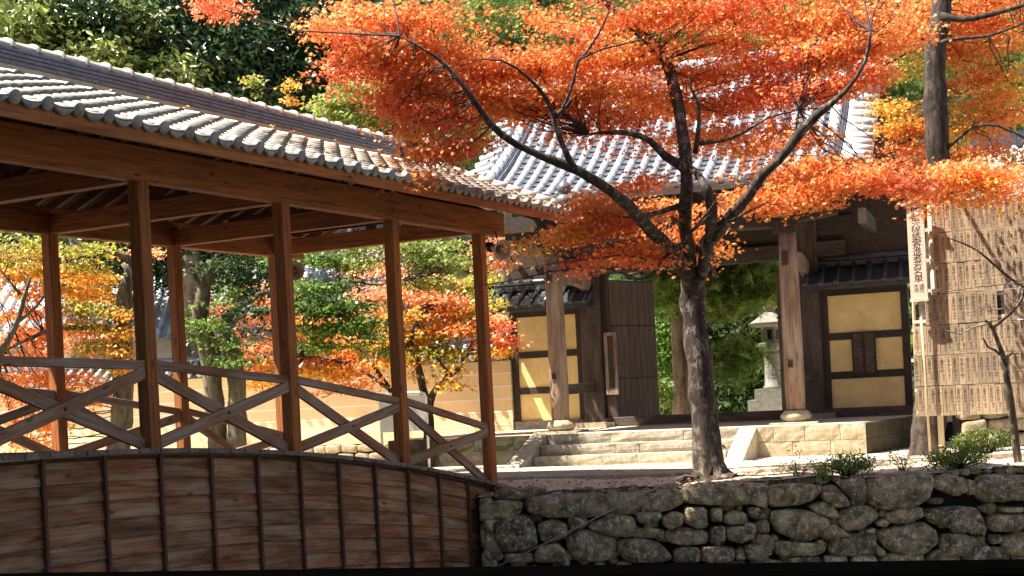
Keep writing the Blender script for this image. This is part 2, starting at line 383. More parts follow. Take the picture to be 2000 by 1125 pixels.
def twigs(name, tips, bid, limbpts, mat, parent, r0=0.012, group=10, keep=1.0):
    """branchlets from the nearest limb point out to groups of tips"""
    mb = MB(); LP = np.array([p for p in limbpts])
    for b in np.unique(bid):
        T = tips[bid == b]; c = T.mean(0)
        k = max(1, len(T)//group); cen = T[NR.choice(len(T), k, replace=False)]
        lab = np.argmin(((T[:, None]-cen[None])**2).sum(2), axis=1)
        for j in range(k):
            S = T[lab == j]
            if len(S) == 0: continue
            sc = S.mean(0); h = LP[np.argmin(((LP-sc)**2).sum(1) + 0.3*((LP-c)**2).sum(1))]
            mid = (h+sc)/2 + NR.normal(size=3)*0.08 + np.array([0, 0, -0.04])
            L = np.linalg.norm(sc-h)
            r = r0*min(1.6, 0.5+0.4*L)
            q1 = h*.6+mid*.4+NR.normal(size=3)*0.04
            mb.tube([h, q1, mid, sc*.5+mid*.5+NR.normal(size=3)*.05, sc], [r, r*.85, r*.7, r*.55, r*.4], 4, cap=False)
            for s in S:
                if NR.random() > keep: continue
                m2 = (sc+s)/2 + NR.normal(size=3)*0.03
                mb.tube([sc, m2, s], [r*.4, r*.28, r*.15], 3, cap=False)
    if mb.n: return tagp(mb.obj(name, mat, parent), kind='stuff')
def limbs(defs, mat, parent, step=0.18, sides=14):
    """defs: list of (name, [(u,v,Y,width_px),...])"""
    out = []
    for name, ctrl in defs:
        cc = [(at(u, v, Y), w*Y/F/2) for u, v, Y, w in ctrl]
        sp = spline(cc, step)
        pts = [p + Vector((R.uniform(-1, 1), R.uniform(-1, 1), R.uniform(-1, 1)))*r*0.10 for p, r in sp]; rad = [r*(1+0.045*math.sin(i*1.7+R.random())) for i, (_, r) in enumerate(sp)]
        mb = MB(); mb.tube(pts, rad, sides, wob=0.035)
        mb.obj(name, mat, parent, smooth=True); out += [np.array(p) for p in pts]
    return out
# ============================================================ SETTING
def struct(o): o['kind'] = 'structure'; return o
def sheet(name, pts, z, mat, parent=None, rise=None):
    mb = MB(); mb.add([(x, y, z) for x, y in pts], [tuple(range(len(pts)))])
    return mb.obj(name, mat, parent, origin=(pts[0][0], pts[0][1], z))
# court ground: sheet with gentle relief
mb = MB()
xs = [-60,-30,-15,-10,-7,-5,-3,-1.5,-0.6] + [i*0.5 for i in range(0, 25)] + [14,20,30,60]
ys = [18.24,18.6,18.9,19.3,19.8,20.4,21,22,23,24,26,28,31,36,45,60,90]
vs = []; ix = {}
for i, x in enumerate(xs):
    for j, y in enumerate(ys):
        if x < -0.7 and y < 22: yy = 22+(y-22)*0.0
        ix[i, j] = len(vs); vs.append((x, y, 0.025*math.sin(x*2.3+y)*(y < 21) + 0.02*math.sin(x*5.1)*(y < 20)))
fs = []
for i in range(len(xs)-1):
    for j in range(len(ys)-1):
        if xs[i] < -0.7 and ys[j] < 22: continue
        fs.append((ix[i, j], ix[i+1, j], ix[i+1, j+1], ix[i, j+1]))
mb.add(vs, fs); struct(mb.obj('ground', M_SAND, smooth=True, origin=(0, 20, 0)))
M_BED = plain('dark_stream_bed', (0.05, 0.042, 0.03), 0.5, 2, 0.4, bd=0.02)
struct(sheet('stream_bed', [(-60, 3), (60, 3), (60, 19), (-0.6, 19), (-0.6, 23), (-60, 23)], -2.3, M_BED))
mb = MB(); mb.box((-30, -10, -2.4), (30, 3.1, 0.1)); struct(mb.obj('near_bank', M_HILL, origin=(0, 0, 0)))
mb = MB(); mb.add([(-60, 22, 0), (-0.6, 22, 0), (-0.6, 22, -2.4), (-60, 22, -2.4), (-0.6, 18.5, 0), (-0.6, 18.5, -2.4)], [(0, 3, 2, 1), (1, 2, 5, 4)])
struct(mb.obj('bank', M_MOSSY_SHADE, origin=(-20, 22, -1)))
# forest hillside behind everything
mb = MB(); vs = []; fs = []; nx, ny = 40, 14
for j in range(ny):
    for i in range(nx):
        x = -75+150*i/(nx-1); y = 46+4.2*j; z = 0 if j == 0 else 2.6*j**1.25+1.2*math.sin(x*0.21+j)
        vs.append((x, y, z))
for j in range(ny-1):
    for i in range(nx-1): k = j*nx+i; fs.append((k, k+1, k+nx+1, k+nx))
mb.add(vs, fs); struct(mb.obj('hillside', M_HILL, smooth=True, origin=(0, 60, 0)))

# ============================================================ COVERED BRIDGE
D = Vector((0.472, 0.8816, 0)).normalized(); NN = Vector((D.y, -D.x, 0)); P1 = Vector((-3.54, 13.3, 0))-D*0.1
def br(s, e, z): return P1 + D*s + NN*e + Vector((0, 0, z))
def sill(s): return 1.07-0.0126*(s+2.2)**2
BT = thing('covered_bridge', br(3, -1.8, 0), 'roofed russet timber footbridge with pale tiled roof, sloping down to the stone wall', 'covered bridge')
SP, A = 2.225, 0.148; WB = 3.6; S0, S1 = -5.6, 8.2
BZ = 3.61
fr = [i*SP for i in (-2, -1, 0, 1, 2, 3)]
for s in fr:
    beam('post', br(s, 0, sill(s)-0.02), br(s, 0, BZ), A, A, M_BEAM, BT, up=NN)
    beam('post', br(s, -WB, sill(s)-0.02), br(s, -WB, BZ), A, A, M_BEAM, BT, up=NN)
    beam('cross_beam', br(s, -WB+0.075, BZ+0.12), br(s, -0.075, BZ+0.12), 0.14, 0.235, M_BEAM, BT)
    beam('king_post', br(s, -WB/2, BZ+0.24), br(s, -WB/2, 4.84), 0.12, 0.12, M_UNDER, BT, up=NN)
    for q in (0, -WB): beam('pier', br(s, q-0.1*(q == 0), -2.3), br(s, q-0.1*(q == 0), sill(s)-0.07), 0.2, 0.2, M_BATT, BT, up=NN)
for e in (0, -WB):
    beam('eave_beam', br(S0, e, BZ+0.17), br(7.32, e, BZ+0.17), 0.15, 0.34, M_BEAM, BT)
beam('ridge_beam', br(S0, -WB/2, 4.88), br(7.5, -WB/2, 4.88), 0.14, 0.16, M_UNDER, BT)
for e in (-0.95, -WB+0.95): beam('purlin', br(S0, e, 4.36), br(7.4, e, 4.36), 0.1, 0.12, M_UNDER, BT)
for i in range(6):
    s = fr[0]+SP*i+SP/2
    if s < 7: beam('tie_beam', br(s, -WB+0.08, 4.03), br(s, -0.08, 4.03), 0.09, 0.13, M_UNDER, BT)
PITCH = 0.404; ZE = 3.99; ED = 0.8     # tile plane at the eave, overhang
def rz(e): return ZE + (ED-e)*PITCH if e > -WB/2 else ZE + (ED+WB+e)*PITCH
k = int((8.05-S0)/0.34)
for i in range(k+1):
    s = 8.05-0.34*i
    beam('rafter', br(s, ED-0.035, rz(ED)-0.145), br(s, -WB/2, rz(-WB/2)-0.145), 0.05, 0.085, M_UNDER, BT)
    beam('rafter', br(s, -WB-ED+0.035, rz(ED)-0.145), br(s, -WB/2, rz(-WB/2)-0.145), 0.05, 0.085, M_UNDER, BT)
for sg, nm in ((1, 'roof_deck'), (-1, 'roof_deck')):
    mb = MB(); e0 = ED-0.0 if sg > 0 else -WB-ED
    a = [br(S0, e0, rz(ED)-0.10), br(8.2, e0, rz(ED)-0.10), br(8.2, -WB/2, rz(-WB/2)-0.10), br(S0, -WB/2, rz(-WB/2)-0.10)]
    b = [p+Vector((0, 0, 0.055)) for p in a]
    mb.add(a+b, [(0, 3, 2, 1), (4, 5, 6, 7), (0, 1, 5, 4), (1, 2, 6, 5), (2, 3, 7, 6), (3, 0, 4, 7)])
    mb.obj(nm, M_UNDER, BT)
for e in (ED+0.005, -WB-ED-0.005):
    beam('fascia_board', br(S0, e, rz(ED)-0.125), br(8.24, e, rz(ED)-0.125), 0.035, 0.165, M_BEAM, BT)
for sg in (1, -1):   # barge boards on the gable end
    e0 = ED if sg > 0 else -WB-ED
    beam('barge_board', br(8.26, e0, rz(ED)-0.13), br(8.26, -WB/2, rz(-WB/2)-0.13), 0.04, 0.17, M_BEAM, BT)
# gable infill
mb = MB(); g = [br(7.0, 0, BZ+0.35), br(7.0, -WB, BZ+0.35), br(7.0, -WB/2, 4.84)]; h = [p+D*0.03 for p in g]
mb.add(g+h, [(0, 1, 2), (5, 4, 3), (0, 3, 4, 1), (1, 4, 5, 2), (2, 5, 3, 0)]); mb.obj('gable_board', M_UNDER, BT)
# --- rails, braces, deck, siding
for row, e in (('near', 0.0), ('far', -WB)):
    for i in range(len(fr)-1):
        a, b = fr[i]+A/2, fr[i+1]-A/2
        za, zb = sill(fr[i]), sill(fr[i+1])
        beam('top_rail', br(a, e+0.01, za+0.815), br(b, e+0.01, zb+0.815), 0.07, 0.088, M_RAIL, BT)
        off = 0.026
        beam('brace', br(a, e-off, za+0.74), br(b, e-off, zb+0.05), 0.045, 0.118, M_RAIL, BT)
        bb = beam('brace', br(a, e+off, za+0.05), br(b, e+off, zb+0.74), 0.045, 0.118, M_RAIL, BT)
        if row == 'near':
            c = br((a+b)/2, e+off+0.022, (za+zb)/2+0.395); mb = MB()
            mb.lathe([(0.016, 0), (0.016, 0.008), (0.006, 0.014)], 8, frame(c, D, NN)); mb.obj('bolt', M_IRON, bb)
s = -4.4
while s < 7.05:
    w = R.uniform(0.105, 0.16)
    sm = s+w/2; zz = sill(sm)-0.022; pr = R.uniform(0.0, 0.02)
    slope = -0.0252*(sm+2.2)
    me = beam_mesh(WB+0.38+pr, w-0.006, 0.046, 0.004, 'deck_plank')
    place('deck_plank', me, frame(br(sm, -WB/2+pr/2, zz), -NN, Vector((-D.x*slope, -D.y*slope, 1))), BT, M_DECK)
    s += w
# siding: overlapping boards between battens
bs = [-4.4+0.73*i for i in range(16)]; bs = [x for x in bs if x < 6.9]; bs.append(6.72)
SE = 0.085
for i in range(len(bs)-1):
    a, b = bs[i], bs[i+1]
    if b-a < 0.2: continue
    for r in range(12):
        def zt(s_): return 1.07 - 0.10 - 0.0126*(s_+2.2)**2*(1.0-0.045*min(r, 6)) - 0.179*r
        z0, z1 = zt(a), zt(b)
        pa = br(a+0.01, SE, z0-0.095); pb = br(b-0.01, SE, z1-0.095)
        if max(z0, z1) < -1.25: continue
        me = beam_mesh((pb-pa).length, 0.20+R.uniform(-.004, .006), 0.022, 0.002, 'siding_board')
        tilt = (NN + Vector((0, 0, 0.15+R.uniform(-.025, .025)))).normalized()
        place('siding_board', me, frame((pa+pb)/2+NN*R.uniform(-.003, .003), pb-pa, tilt), BT, M_SIDE)
for b in bs:
    beam('batten', br(b, SE+0.045, -1.25), br(b, SE+0.045, sill(b)-0.055), 0.036, 0.034, M_BATT, BT, up=NN)
beam('skirt_beam', br(-4.4, 0.0, -1.3), br(6.7, 0.0, -1.3), 0.1, 0.12, M_BATT, BT)
mb = MB()                                   # inner lining behind the boards
g = []
for i in range(31):
    s = -4.4+11.1*i/30; g += [br(s, 0.045, sill(s)-0.06), br(s, 0.045, -1.3)]
mb.add(g, [(2*i, 2*i+1, 2*i+3, 2*i+2) for i in range(30)]); mb.obj('lining', M_BATT, BT)
# --- roof tiles
UPS = Vector((-NN.x, -NN.y, PITCH)).normalized(); RN = D.cross(UPS).normalized()
if RN.z < 0: RN = -RN
def tile_profile(w):
    pr = []
    for i in range(6):
        a = math.pi*i/5; pr.append((0.055-0.055*math.cos(a), 0.022*math.sin(a)+0.0))
    for i in range(1, 6):
        q = i/5; pr.append((0.11+(w-0.11)*q, -0.018*math.sin(math.pi*q)))
    return pr
def tile_mesh(w, L, name):
    pr = tile_profile(w); n = len(pr); th = 0.030
    vs = [(x, 0, z+0.036) for x, z in pr] + [(x, L, z) for x, z in pr] + [(x, 0, z+0.036-th) for x, z in pr]
    fs = [(i, i+1, n+i+1, n+i) for i in range(n-1)] + [(2*n+i, 2*n+i+1, i+1, i) for i in range(n-1)]
    me = bpy.data.meshes.new(name); me.from_pydata(vs, [], fs); me.materials.append(M_TILE); me.materials.append(M_TILED); me.polygons.foreach_set('material_index', [0 if i < n-1 else 1 for i in range(len(fs))])  # dark lower edges stand in for the shadow lines at the laps
    me.polygons.foreach_set('use_smooth', [i < n-1 for i in range(len(fs))]); me.update(); return me
TW, ROWH = 0.34, 0.262
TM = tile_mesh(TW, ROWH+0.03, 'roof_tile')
SL = (ED+WB/2)*math.sqrt(1+PITCH**2); NROW = int(SL/ROWH)
def tile_mat(s, q, side=1):
    """side +1: near slope, measured q up from the eave"""
    if side > 0: return frame(br(s, ED+0.05, ZE-0.05*PITCH-0.045) + UPS*q, D, RN)
    U2 = Vector((NN.x, NN.y, PITCH)).normalized(); N2 = U2.cross(D).normalized()
    N2 = N2 if N2.z > 0 else -N2
    return frame(br(s, -WB-ED-0.05, ZE-0.05*PITCH-0.02) + U2*q, -D, N2)
NCOL = 40; cnt = 0; rest = MB()
tv = [v.co.copy() for v in TM.vertices]; tf = [tuple(p.vertices) for p in TM.polygons]
for c in range(NCOL):
    s = 8.24-TW*(c+1)
    for r in range(NROW):
        m = tile_mat(s, r*ROWH) @ Matrix.Translation((R.uniform(-.003, .003), R.uniform(-.004, .004), R.uniform(0, .005)))
        vis = br(s, 0, 0); inview = vis.x/vis.y > -0.40
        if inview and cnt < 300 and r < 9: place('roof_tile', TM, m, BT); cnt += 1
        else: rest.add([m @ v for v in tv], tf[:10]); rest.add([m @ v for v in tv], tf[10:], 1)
for c in range(NCOL):
    for r in range(NROW):
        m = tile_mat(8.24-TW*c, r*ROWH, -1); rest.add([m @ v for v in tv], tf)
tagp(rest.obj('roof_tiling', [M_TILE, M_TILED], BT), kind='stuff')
# eave end pieces: disc on the roll, crescent on the pan
mb = MB(); mb.lathe([(0.001, 0.014), (0.03, 0.02), (0.045, 0.012), (0.062, 0.010), (0.066, 0.0), (0.066, -0.06)], 14, Matrix.Translation((0.055, -0.005, 0.022)) @ Matrix.Rotation(math.pi/2, 4, 'X'))
n0 = 9
vs = []; 
for i in range(n0):
    q = i/(n0-1); x = 0.11+(TW-0.11)*q; z = 0.030-0.020*math.sin(math.pi*q); d = 0.012+0.050*math.sin(math.pi*q)
    vs += [(x, -0.012, z), (x, -0.012, z-d), (x, 0.02, z-d), (x, -0.018, z-0.008), (x, -0.018, z-d+0.008)]
fs = []
for i in range(n0-1):
    a, b = 5*i, 5*(i+1); fs += [(a, b, b+3, a+3), (a+3, b+3, b+4, a+4), (a+4, b+4, b+1, a+1), (a+1, b+1, b+2, a+2)]
mb.add(vs, fs); EM = mb.mesh('eave_tile', [M_TILED], True)
EM.materials[0] = M_TILEE
for c in range(NCOL): place('eave_tile', EM, tile_mat(8.24-TW*(c+1), 0.0), BT)
# verge tiles along the gable end
mb = MB(); mb.box((-0.02, 0, -0.09), (0.10, 0.30, 0.045)); VM = mb.mesh('verge_tile', [M_TILE])
mb = MB(); 
for i in range(2):
    mb.tube([(0.04, 0, 0.06+0.012), (0.04, 0.3, 0.06)], [0.06, 0.052], 10)
    break
VR = mb.mesh('verge_roll', [M_TILE], True)
for r in range(NROW+1):
    for sd_ in (1, -1):
        m = tile_mat(8.22 if sd_ > 0 else 8.32, r*ROWH, sd_); place('verge_tile', VM, m, BT); place('verge_roll', VR, m, BT)
# ridge: mortar, layered flat tiles, round caps
ZR = rz(-WB/2)
def ridge_run(e_half, z, h, mat, name, s0, s1, seg, mbx=None):
    s = s0
    while s < s1-0.05:
        t = min(s+seg, s1)
        me = beam_mesh(t-s-0.006, e_half*2, h, 0.006, name)
        place(name, me, frame(br((s+t)/2, -WB/2, z+h/2), D, (0, 0, 1)), BT, mat); s = t
ridge_run(0.13, ZR-0.10, 0.10, M_MORT, 'ridge_mortar', S0, 7.36, 14)
for i in range(4): ridge_run(0.165-0.016*i, ZR-0.02+0.050*i, 0.042, M_TILED, 'ridge_tile', S0, 7.36, 0.62)
mb = MB(); vs = []
L = 0.37
for x, rr in ((0, 0.108), (0.05, 0.108), (0.051, 0.086), (L, 0.080)):
    for j in range(9):
        a = math.pi*j/8; vs.append((x, -rr*math.cos(a)*1.05, rr*math.sin(a)))
mb.add(vs, [(r*9+j, (r+1)*9+j, (r+1)*9+j+1, r*9+j+1) for r in range(3) for j in range(8)] + [tuple(range(9))])
RM = mb.mesh('ridge_cap', [M_TILE], True)
s = 7.36
while s > S0: place('ridge_cap', RM, frame(br(s, -WB/2, ZR+0.185), -D, (0, 0, 1)), BT); s -= 0.345
# ornaments: ridge end plate and peach-shaped finial at the eave corner
mb = MB(); m = frame(br(7.40, -WB/2, ZR-0.06), D, (0, 0, 1))
mb.lathe([(0.17, 0), (0.19, 0.025), (0.13, 0.05), (0.09, 0.045), (0.05, 0.07), (0.01, 0.075)], 16, m @ Matrix.Translation((0, 0, 0.2)) @ Matrix.Rotation(math.pi/2, 4, 'Y'))
mb.box((0, -0.2, -0.05), (0.05, 0.2, 0.16), 0, m); mb.obj('ridge_end_ornament', M_TILED, BT)
mb = MB(); m = Matrix.Translation(br(8.12, ED-0.12, ZE+0.08))
mb.lathe([(0.02, -0.03), (0.13, 0.0), (0.155, 0.05), (0.15, 0.10), (0.10, 0.155), (0.075, 0.165), (0.10, 0.20), (0.115, 0.25), (0.10, 0.30), (0.05, 0.35), (0.01, 0.40)], 16, m)
mb.obj('corner_finial', M_TILED, BT, smooth=True)

# ============================================================ horn loudspeakers
def horn(p, dirv, label):
    t = thing('horn_loudspeaker', p, label, 'loudspeaker', 'horn loudspeakers under the bridge eaves')
    m = frame(p, dirv, (0, 0, 1)) @ Matrix.Rotation(math.pi/2, 4, 'Y')
    mb = MB(); mb.lathe([(0.035, -0.16), (0.04, -0.06), (0.062, 0.03), (0.10, 0.09), (0.145, 0.13), (0.15, 0.135), (0.142, 0.138), (0.095, 0.095), (0.055, 0.04), (0.0, 0.03)], 24, m, cap=False); mb.obj('bell', M_HORN, t, smooth=True)
    mb = MB(); mb.lathe([(0.0, 0.03), (0.045, 0.035), (0.055, 0.07), (0.04, 0.10), (0.0, 0.105)], 16, m, cap=False)
    mb.obj('reflector', plain('brown_enamel_%d' % len(WM), (0.30, 0.12, 0.07), 0.5), t, smooth=True)
    mb = MB(); mb.lathe([(0.0, -0.30), (0.07, -0.29), (0.075, -0.2), (0.06, -0.15), (0.0, -0.15)], 16, m, cap=False); mb.obj('driver', M_IRON, t, smooth=True)
    mb = MB(); mb.tube([p, p+Vector((0, 0, 0.13)), p+Vector((-0.02, 0, 0.26))], 0.012, 6); mb.obj('bracket', M_IRON, t)
    return t
horn(at(972, 486, 19.35), (0.50, -0.80, -0.22), 'cream horn loudspeaker beside the last front post of the bridge')
horn(at(571, 528, 21.0), (0.45, -0.85, -0.15), 'brown horn loudspeaker under the end of the far eave beam')
horn(at(880, 447, 20.9), (-0.4, 0.85, -0.2), 'dark horn loudspeaker seen from behind, between the last two front posts')

# ============================================================ RETAINING WALL
RT = thing('retaining_wall', (4, 18.3, -2.3), 'low wall of dark irregular lichen-covered stones along the front of the court', 'stone wall')
def stonepoly(poly, Yf, name, parent, mat, depth=0.28, bulge=0.10, grow=1.0, sm=1):
    """poly in world (x, z) on the plane y = Yf; face toward -y"""
    P = [Vector((x, z)) for x, z in poly]
    ar = sum(P[i].x*P[(i+1) % len(P)].y-P[(i+1) % len(P)].x*P[i].y for i in range(len(P)))
    if ar < 0: P = P[::-1]
    for _ in range(sm):
        Q = []
        for i in range(len(P)):
            a, b = P[i], P[(i+1) % len(P)]; Q += [a*.84+b*.16, a*.16+b*.84]
        P = Q
    c = sum(P, Vector((0, 0)))/len(P); n = len(P); vs = []
    sz = max(0.1, min((p-c).length for p in P)); j0 = R.random()*9
    def off(k, i): return 0.10*sz*math.sin(i*2.1+k*1.3+j0)
    dev = R.uniform(-0.05, 0.05)
    rings = ((0.95, depth), (1.0, 0.03), (0.97, -0.45*bulge), (0.86, -0.85*bulge), (0.5, -1.0*bulge))
    for k, (s, y) in enumerate(rings):
        for i, p in enumerate(P):
            q = c+(p-c)*s*(1+(0.018*math.sin(i*3.7+j0) if k else 0))
            vs.append((q.x, Yf+y+dev*(k > 0)+(off(k, i)*0.35*bulge/0.1 if k >= 3 else 0), q.y))
    vs.append((c.x+R.uniform(-.03, .03), Yf-bulge*1.05+dev, c.y))
    fs = [(k*n+i, k*n+(i+1) % n, (k+1)*n+(i+1) % n, (k+1)*n+i) for k in range(len(rings)-1) for i in range(n)]
    b = (len(rings)-1)*n; fs += [(b+i, b+(i+1) % n, len(vs)-1) for i in range(n)]
    mb = MB(); mb.add(vs, fs); return mb.obj(name, mat, parent, smooth=True, origin=(c.x, Yf, c.y))
Z7 = [
 [(60,225),(140,195),(250,205),(300,240),(290,268),(130,272),(60,262)],[(262,190),(350,175),(430,200),(400,238),(310,252)],
 [(20,285),(180,278),(262,300),(240,370),(150,405),(20,390)],[(285,268),(420,250),(640,240),(835,232),(848,370),(700,392),(400,392),(300,350)],
 [(855,232),(1010,228),(1180,208),(1370,200),(1395,290),(1290,350),(1000,372),(862,372)],
 [(1400,192),(1560,165),(1800,160),(1985,168),(1990,330),(1880,300),(1700,312),(1480,300),(1410,290)],
 [(65,440),(170,400),(280,385),(340,460),(360,600),(260,640),(110,640),(60,540)],[(375,440),(480,412),(570,450),(575,520),(500,570),(395,575),(370,500)],
 [(0,500),(60,560),(125,670),(100,705),(-20,700)],[(380,600),(500,585),(560,640),(560,715),(340,715),(340,660)],
 [(580,540),(660,490),(780,500),(920,560),(930,690),(780,715),(640,710),(580,640)],
 [(720,470),(840,400),(900,375),(1045,400),(1065,478),(1245,480),(1250,545),(1000,540),(850,530)],
 [(1055,365),(1230,365),(1245,400),(1200,440),(1080,440)],[(1250,400),(1330,360),(1390,375),(1390,450),(1300,485),(1250,450)],
 [(1405,335),(1560,328),(1565,470),(1480,478),(1400,430)],[(1590,338),(1670,333),(1670,432),(1592,428)],
 [(1685,390),(1750,348),(1835,368),(1850,440),(1695,450)],[(1868,350),(1910,328),(1950,368),(1945,405),(1880,398)],
 [(1265,500),(1400,472),(1570,500),(1575,580),(1400,605),(1285,572)],[(1588,475),(1690,458),(1692,560),(1650,605),(1590,580)],
 [(1700,470),(1885,450),(1895,540),(1800,585),(1705,552)],[(940,565),(1100,545),(1235,590),(1315,690),(1200,715),(1000,715),(935,640)],
 [(1330,640),(1400,610),(1515,620),(1510,715),(1330,715)],[(1528,615),(1620,600),(1760,620),(1740,715),(1530,715)],
 [(1820,610),(1900,583),(1995,595),(1995,715),(1850,700)],[(1905,430),(1992,420),(2000,502),(1912,505)],[(1908,515),(2000,515),(2000,590),(1910,580)],
 [(130,655),(320,650),(330,720),(130,720)],[(580,395),(705,395),(720,460),(600,500),(580,460)],[(1765,640),(1815,610),(1840,700),(1770,710)],[(-20,410),(50,420),(50,500),(-20,490)]]
Z8 = [
 [(178,260),(300,240),(460,240),(565,258),(500,340),(380,378),(190,388)],[(655,220),(820,198),(872,215),(882,350),(800,352),(720,290)],
 [(885,215),(1100,180),(1240,165),(1320,180),(1345,230),(1300,340),(1180,395),(1020,405),(920,380),(887,300)],
 [(1360,190),(1460,172),(1580,200),(1600,290),(1480,305),(1350,260)],[(1680,185),(1850,180),(2010,185),(2010,345),(1850,342),(1720,362),(1650,300)],
 [(40,400),(110,398),(132,450),(90,488),(35,460)],[(212,430),(340,418),(470,428),(590,475),(622,540),(540,615),(400,642),(240,562),(203,500)],
 [(92,510),(182,498),(182,582),(98,577)],[(688,430),(800,393),(922,398),(965,470),(850,552),(720,572),(676,500)],
 [(1005,450),(1100,412),(1262,398),(1275,470),(1150,512),(1018,512)],[(943,510),(985,478),(1028,510),(1000,538),(948,532)],
 [(1285,425),(1500,398),(1665,410),(1725,560),(1700,602),(1500,560),(1305,475)],[(1738,458),(1985,448),(1975,567),(1748,572)],
 [(1815,403),(1985,398),(1975,436),(1825,434)],[(638,600),(880,583),(932,650),(948,745),(638,750),(618,680)],
 [(942,570),(1100,540),(1275,508),(1355,558),(1393,640),(1280,742),(1100,742),(1000,670)],[(1405,600),(1560,590),(1700,635),(1660,745),(1415,745)],
 [(1835,620),(1920,578),(2010,585),(2010,745),(1855,742)],[(60,600),(180,592),(232,660),(200,745),(60,745)],
 [(240,640),(400,652),(548,660),(550,745),(235,745)],[(942,665),(1002,705),(1002,745),(952,745)],[(1672,675),(1755,675),(1755,742),(1672,742)],
 [(560,268),(645,250),(722,320),(762,380),(660,400),(560,340)],[(470,395),(560,355),(655,400),(685,480),(600,470),(500,432)],
 [(860,560),(932,545),(925,587),(868,582)],[(1308,345),(1415,333),(1385,378),(1318,372)],[(1675,400),(1745,393),(1735,442),(1688,432)],
 [(1590,205),(1660,225),(1645,305),(1608,310)],[(560,560),(640,520),(760,600),(620,620),(565,625)],[(1760,600),(1830,590),(1845,650),(1765,665)],[(0,505),(85,515),(90,590),(0,595)]]
WY = 18.25
allp = [[(950+x/3.636, 900+y/3.636) for x, y in p] for p in Z7] + [[(1450+x/3.636, 880+y/3.636) for x, y in p] for p in Z8]
for p in allp:
    w = [at(u, v, WY) for u, v in p]
    cx = sum(q.x for q in w)/len(w); cz = sum(q.z for q in w)/len(w)
    poly = [(cx+(q.x-cx)*1.07, min(cz+(q.z-cz)*(1.16 if cz > -.3 else 1.07), 0.07+0.08*(q.x > 4))) for q in w]
    stonepoly(poly, WY-0.02, 'stone', RT, M_STONE, bulge=R.uniform(0.06, 0.13))
# lower courses (below the rail) and the run beyond the right edge
def course(x0, x1, z0, z1, Yf, parent, mat, nm='stone', wmin=0.35, wmax=0.8, bulge=0.08):
    x = x0
    while x < x1-0.1:
        w = min(R.uniform(wmin, wmax), x1-x)
        if x1-x-w < wmin*.6: w = x1-x
        j = lambda: R.uniform(-0.03, 0.03)
        stonepoly([(x+0.015+j()*.4, z0+0.015+j()), (x+w*.5, z0+0.005), (x+w-0.015+j()*.4, z0+0.015+j()), (x+w-0.01, (z0+z1)/2), (x+w-0.02+j()*.4, z1-0.015+j()), (x+w*.5, z1+j()*.4), (x+0.02, z1-0.015+j())], Yf, nm, parent, mat, bulge=bulge)
        x += w
course(-0.6, 11, -1.55, -1.05, WY, RT, M_STONE); course(-0.6, 11, -2.3, -1.57, WY, RT, M_STONE)
for k in range(3): course(7.2, 12, -1.02+0.34*k, -0.70+0.34*k, WY, RT, M_STONE)
for i in range(60):
    x = -.45+9*i/60+R.uniform(-.03, .03); r = R.uniform(.07, .12)
    stonepoly([(x+r*R.uniform(.8, 1.3)*math.cos(q), -.03+r*.6*R.uniform(.7, 1.2)*math.sin(q)) for q in (0, 1.1, 2.1, 3.2, 4.2, 5.2)], WY+0.10, 'small_stone', RT, M_STONE, depth=.12, bulge=.05)
for i in range(170):
    x, z = R.uniform(-.5, 8.6), R.uniform(-1.15, -.06); r = R.uniform(.06, .14)
    stonepoly([(x+r*R.uniform(.7, 1.25)*math.cos(q), z+r*.75*R.uniform(.7, 1.25)*math.sin(q)) for q in (0, 1.1, 2.1, 3.2, 4.2, 5.2)], WY+0.07, 'small_stone', RT, M_STONE, depth=.1, bulge=.05)
for z0, z1 in ((-.36, -.03), (-.72, -.37), (-1.05, -.73), (-1.5, -1.06), (-2.3, -1.52)):
    stonepoly([(-.60, z0+.01), (-.5, z0), (-.40, z0+.02), (-.38, (z0+z1)/2), (-.41, z1-.01), (-.5, z1), (-.59, z1-.02)], WY-.02, 'stone', RT, M_STONE, bulge=.08)
mb = MB(); mb.box((-0.62, WY+0.13, -2.35), (14, WY+0.5, -0.03)); mb.obj('wall_core', M_SOIL, RT)
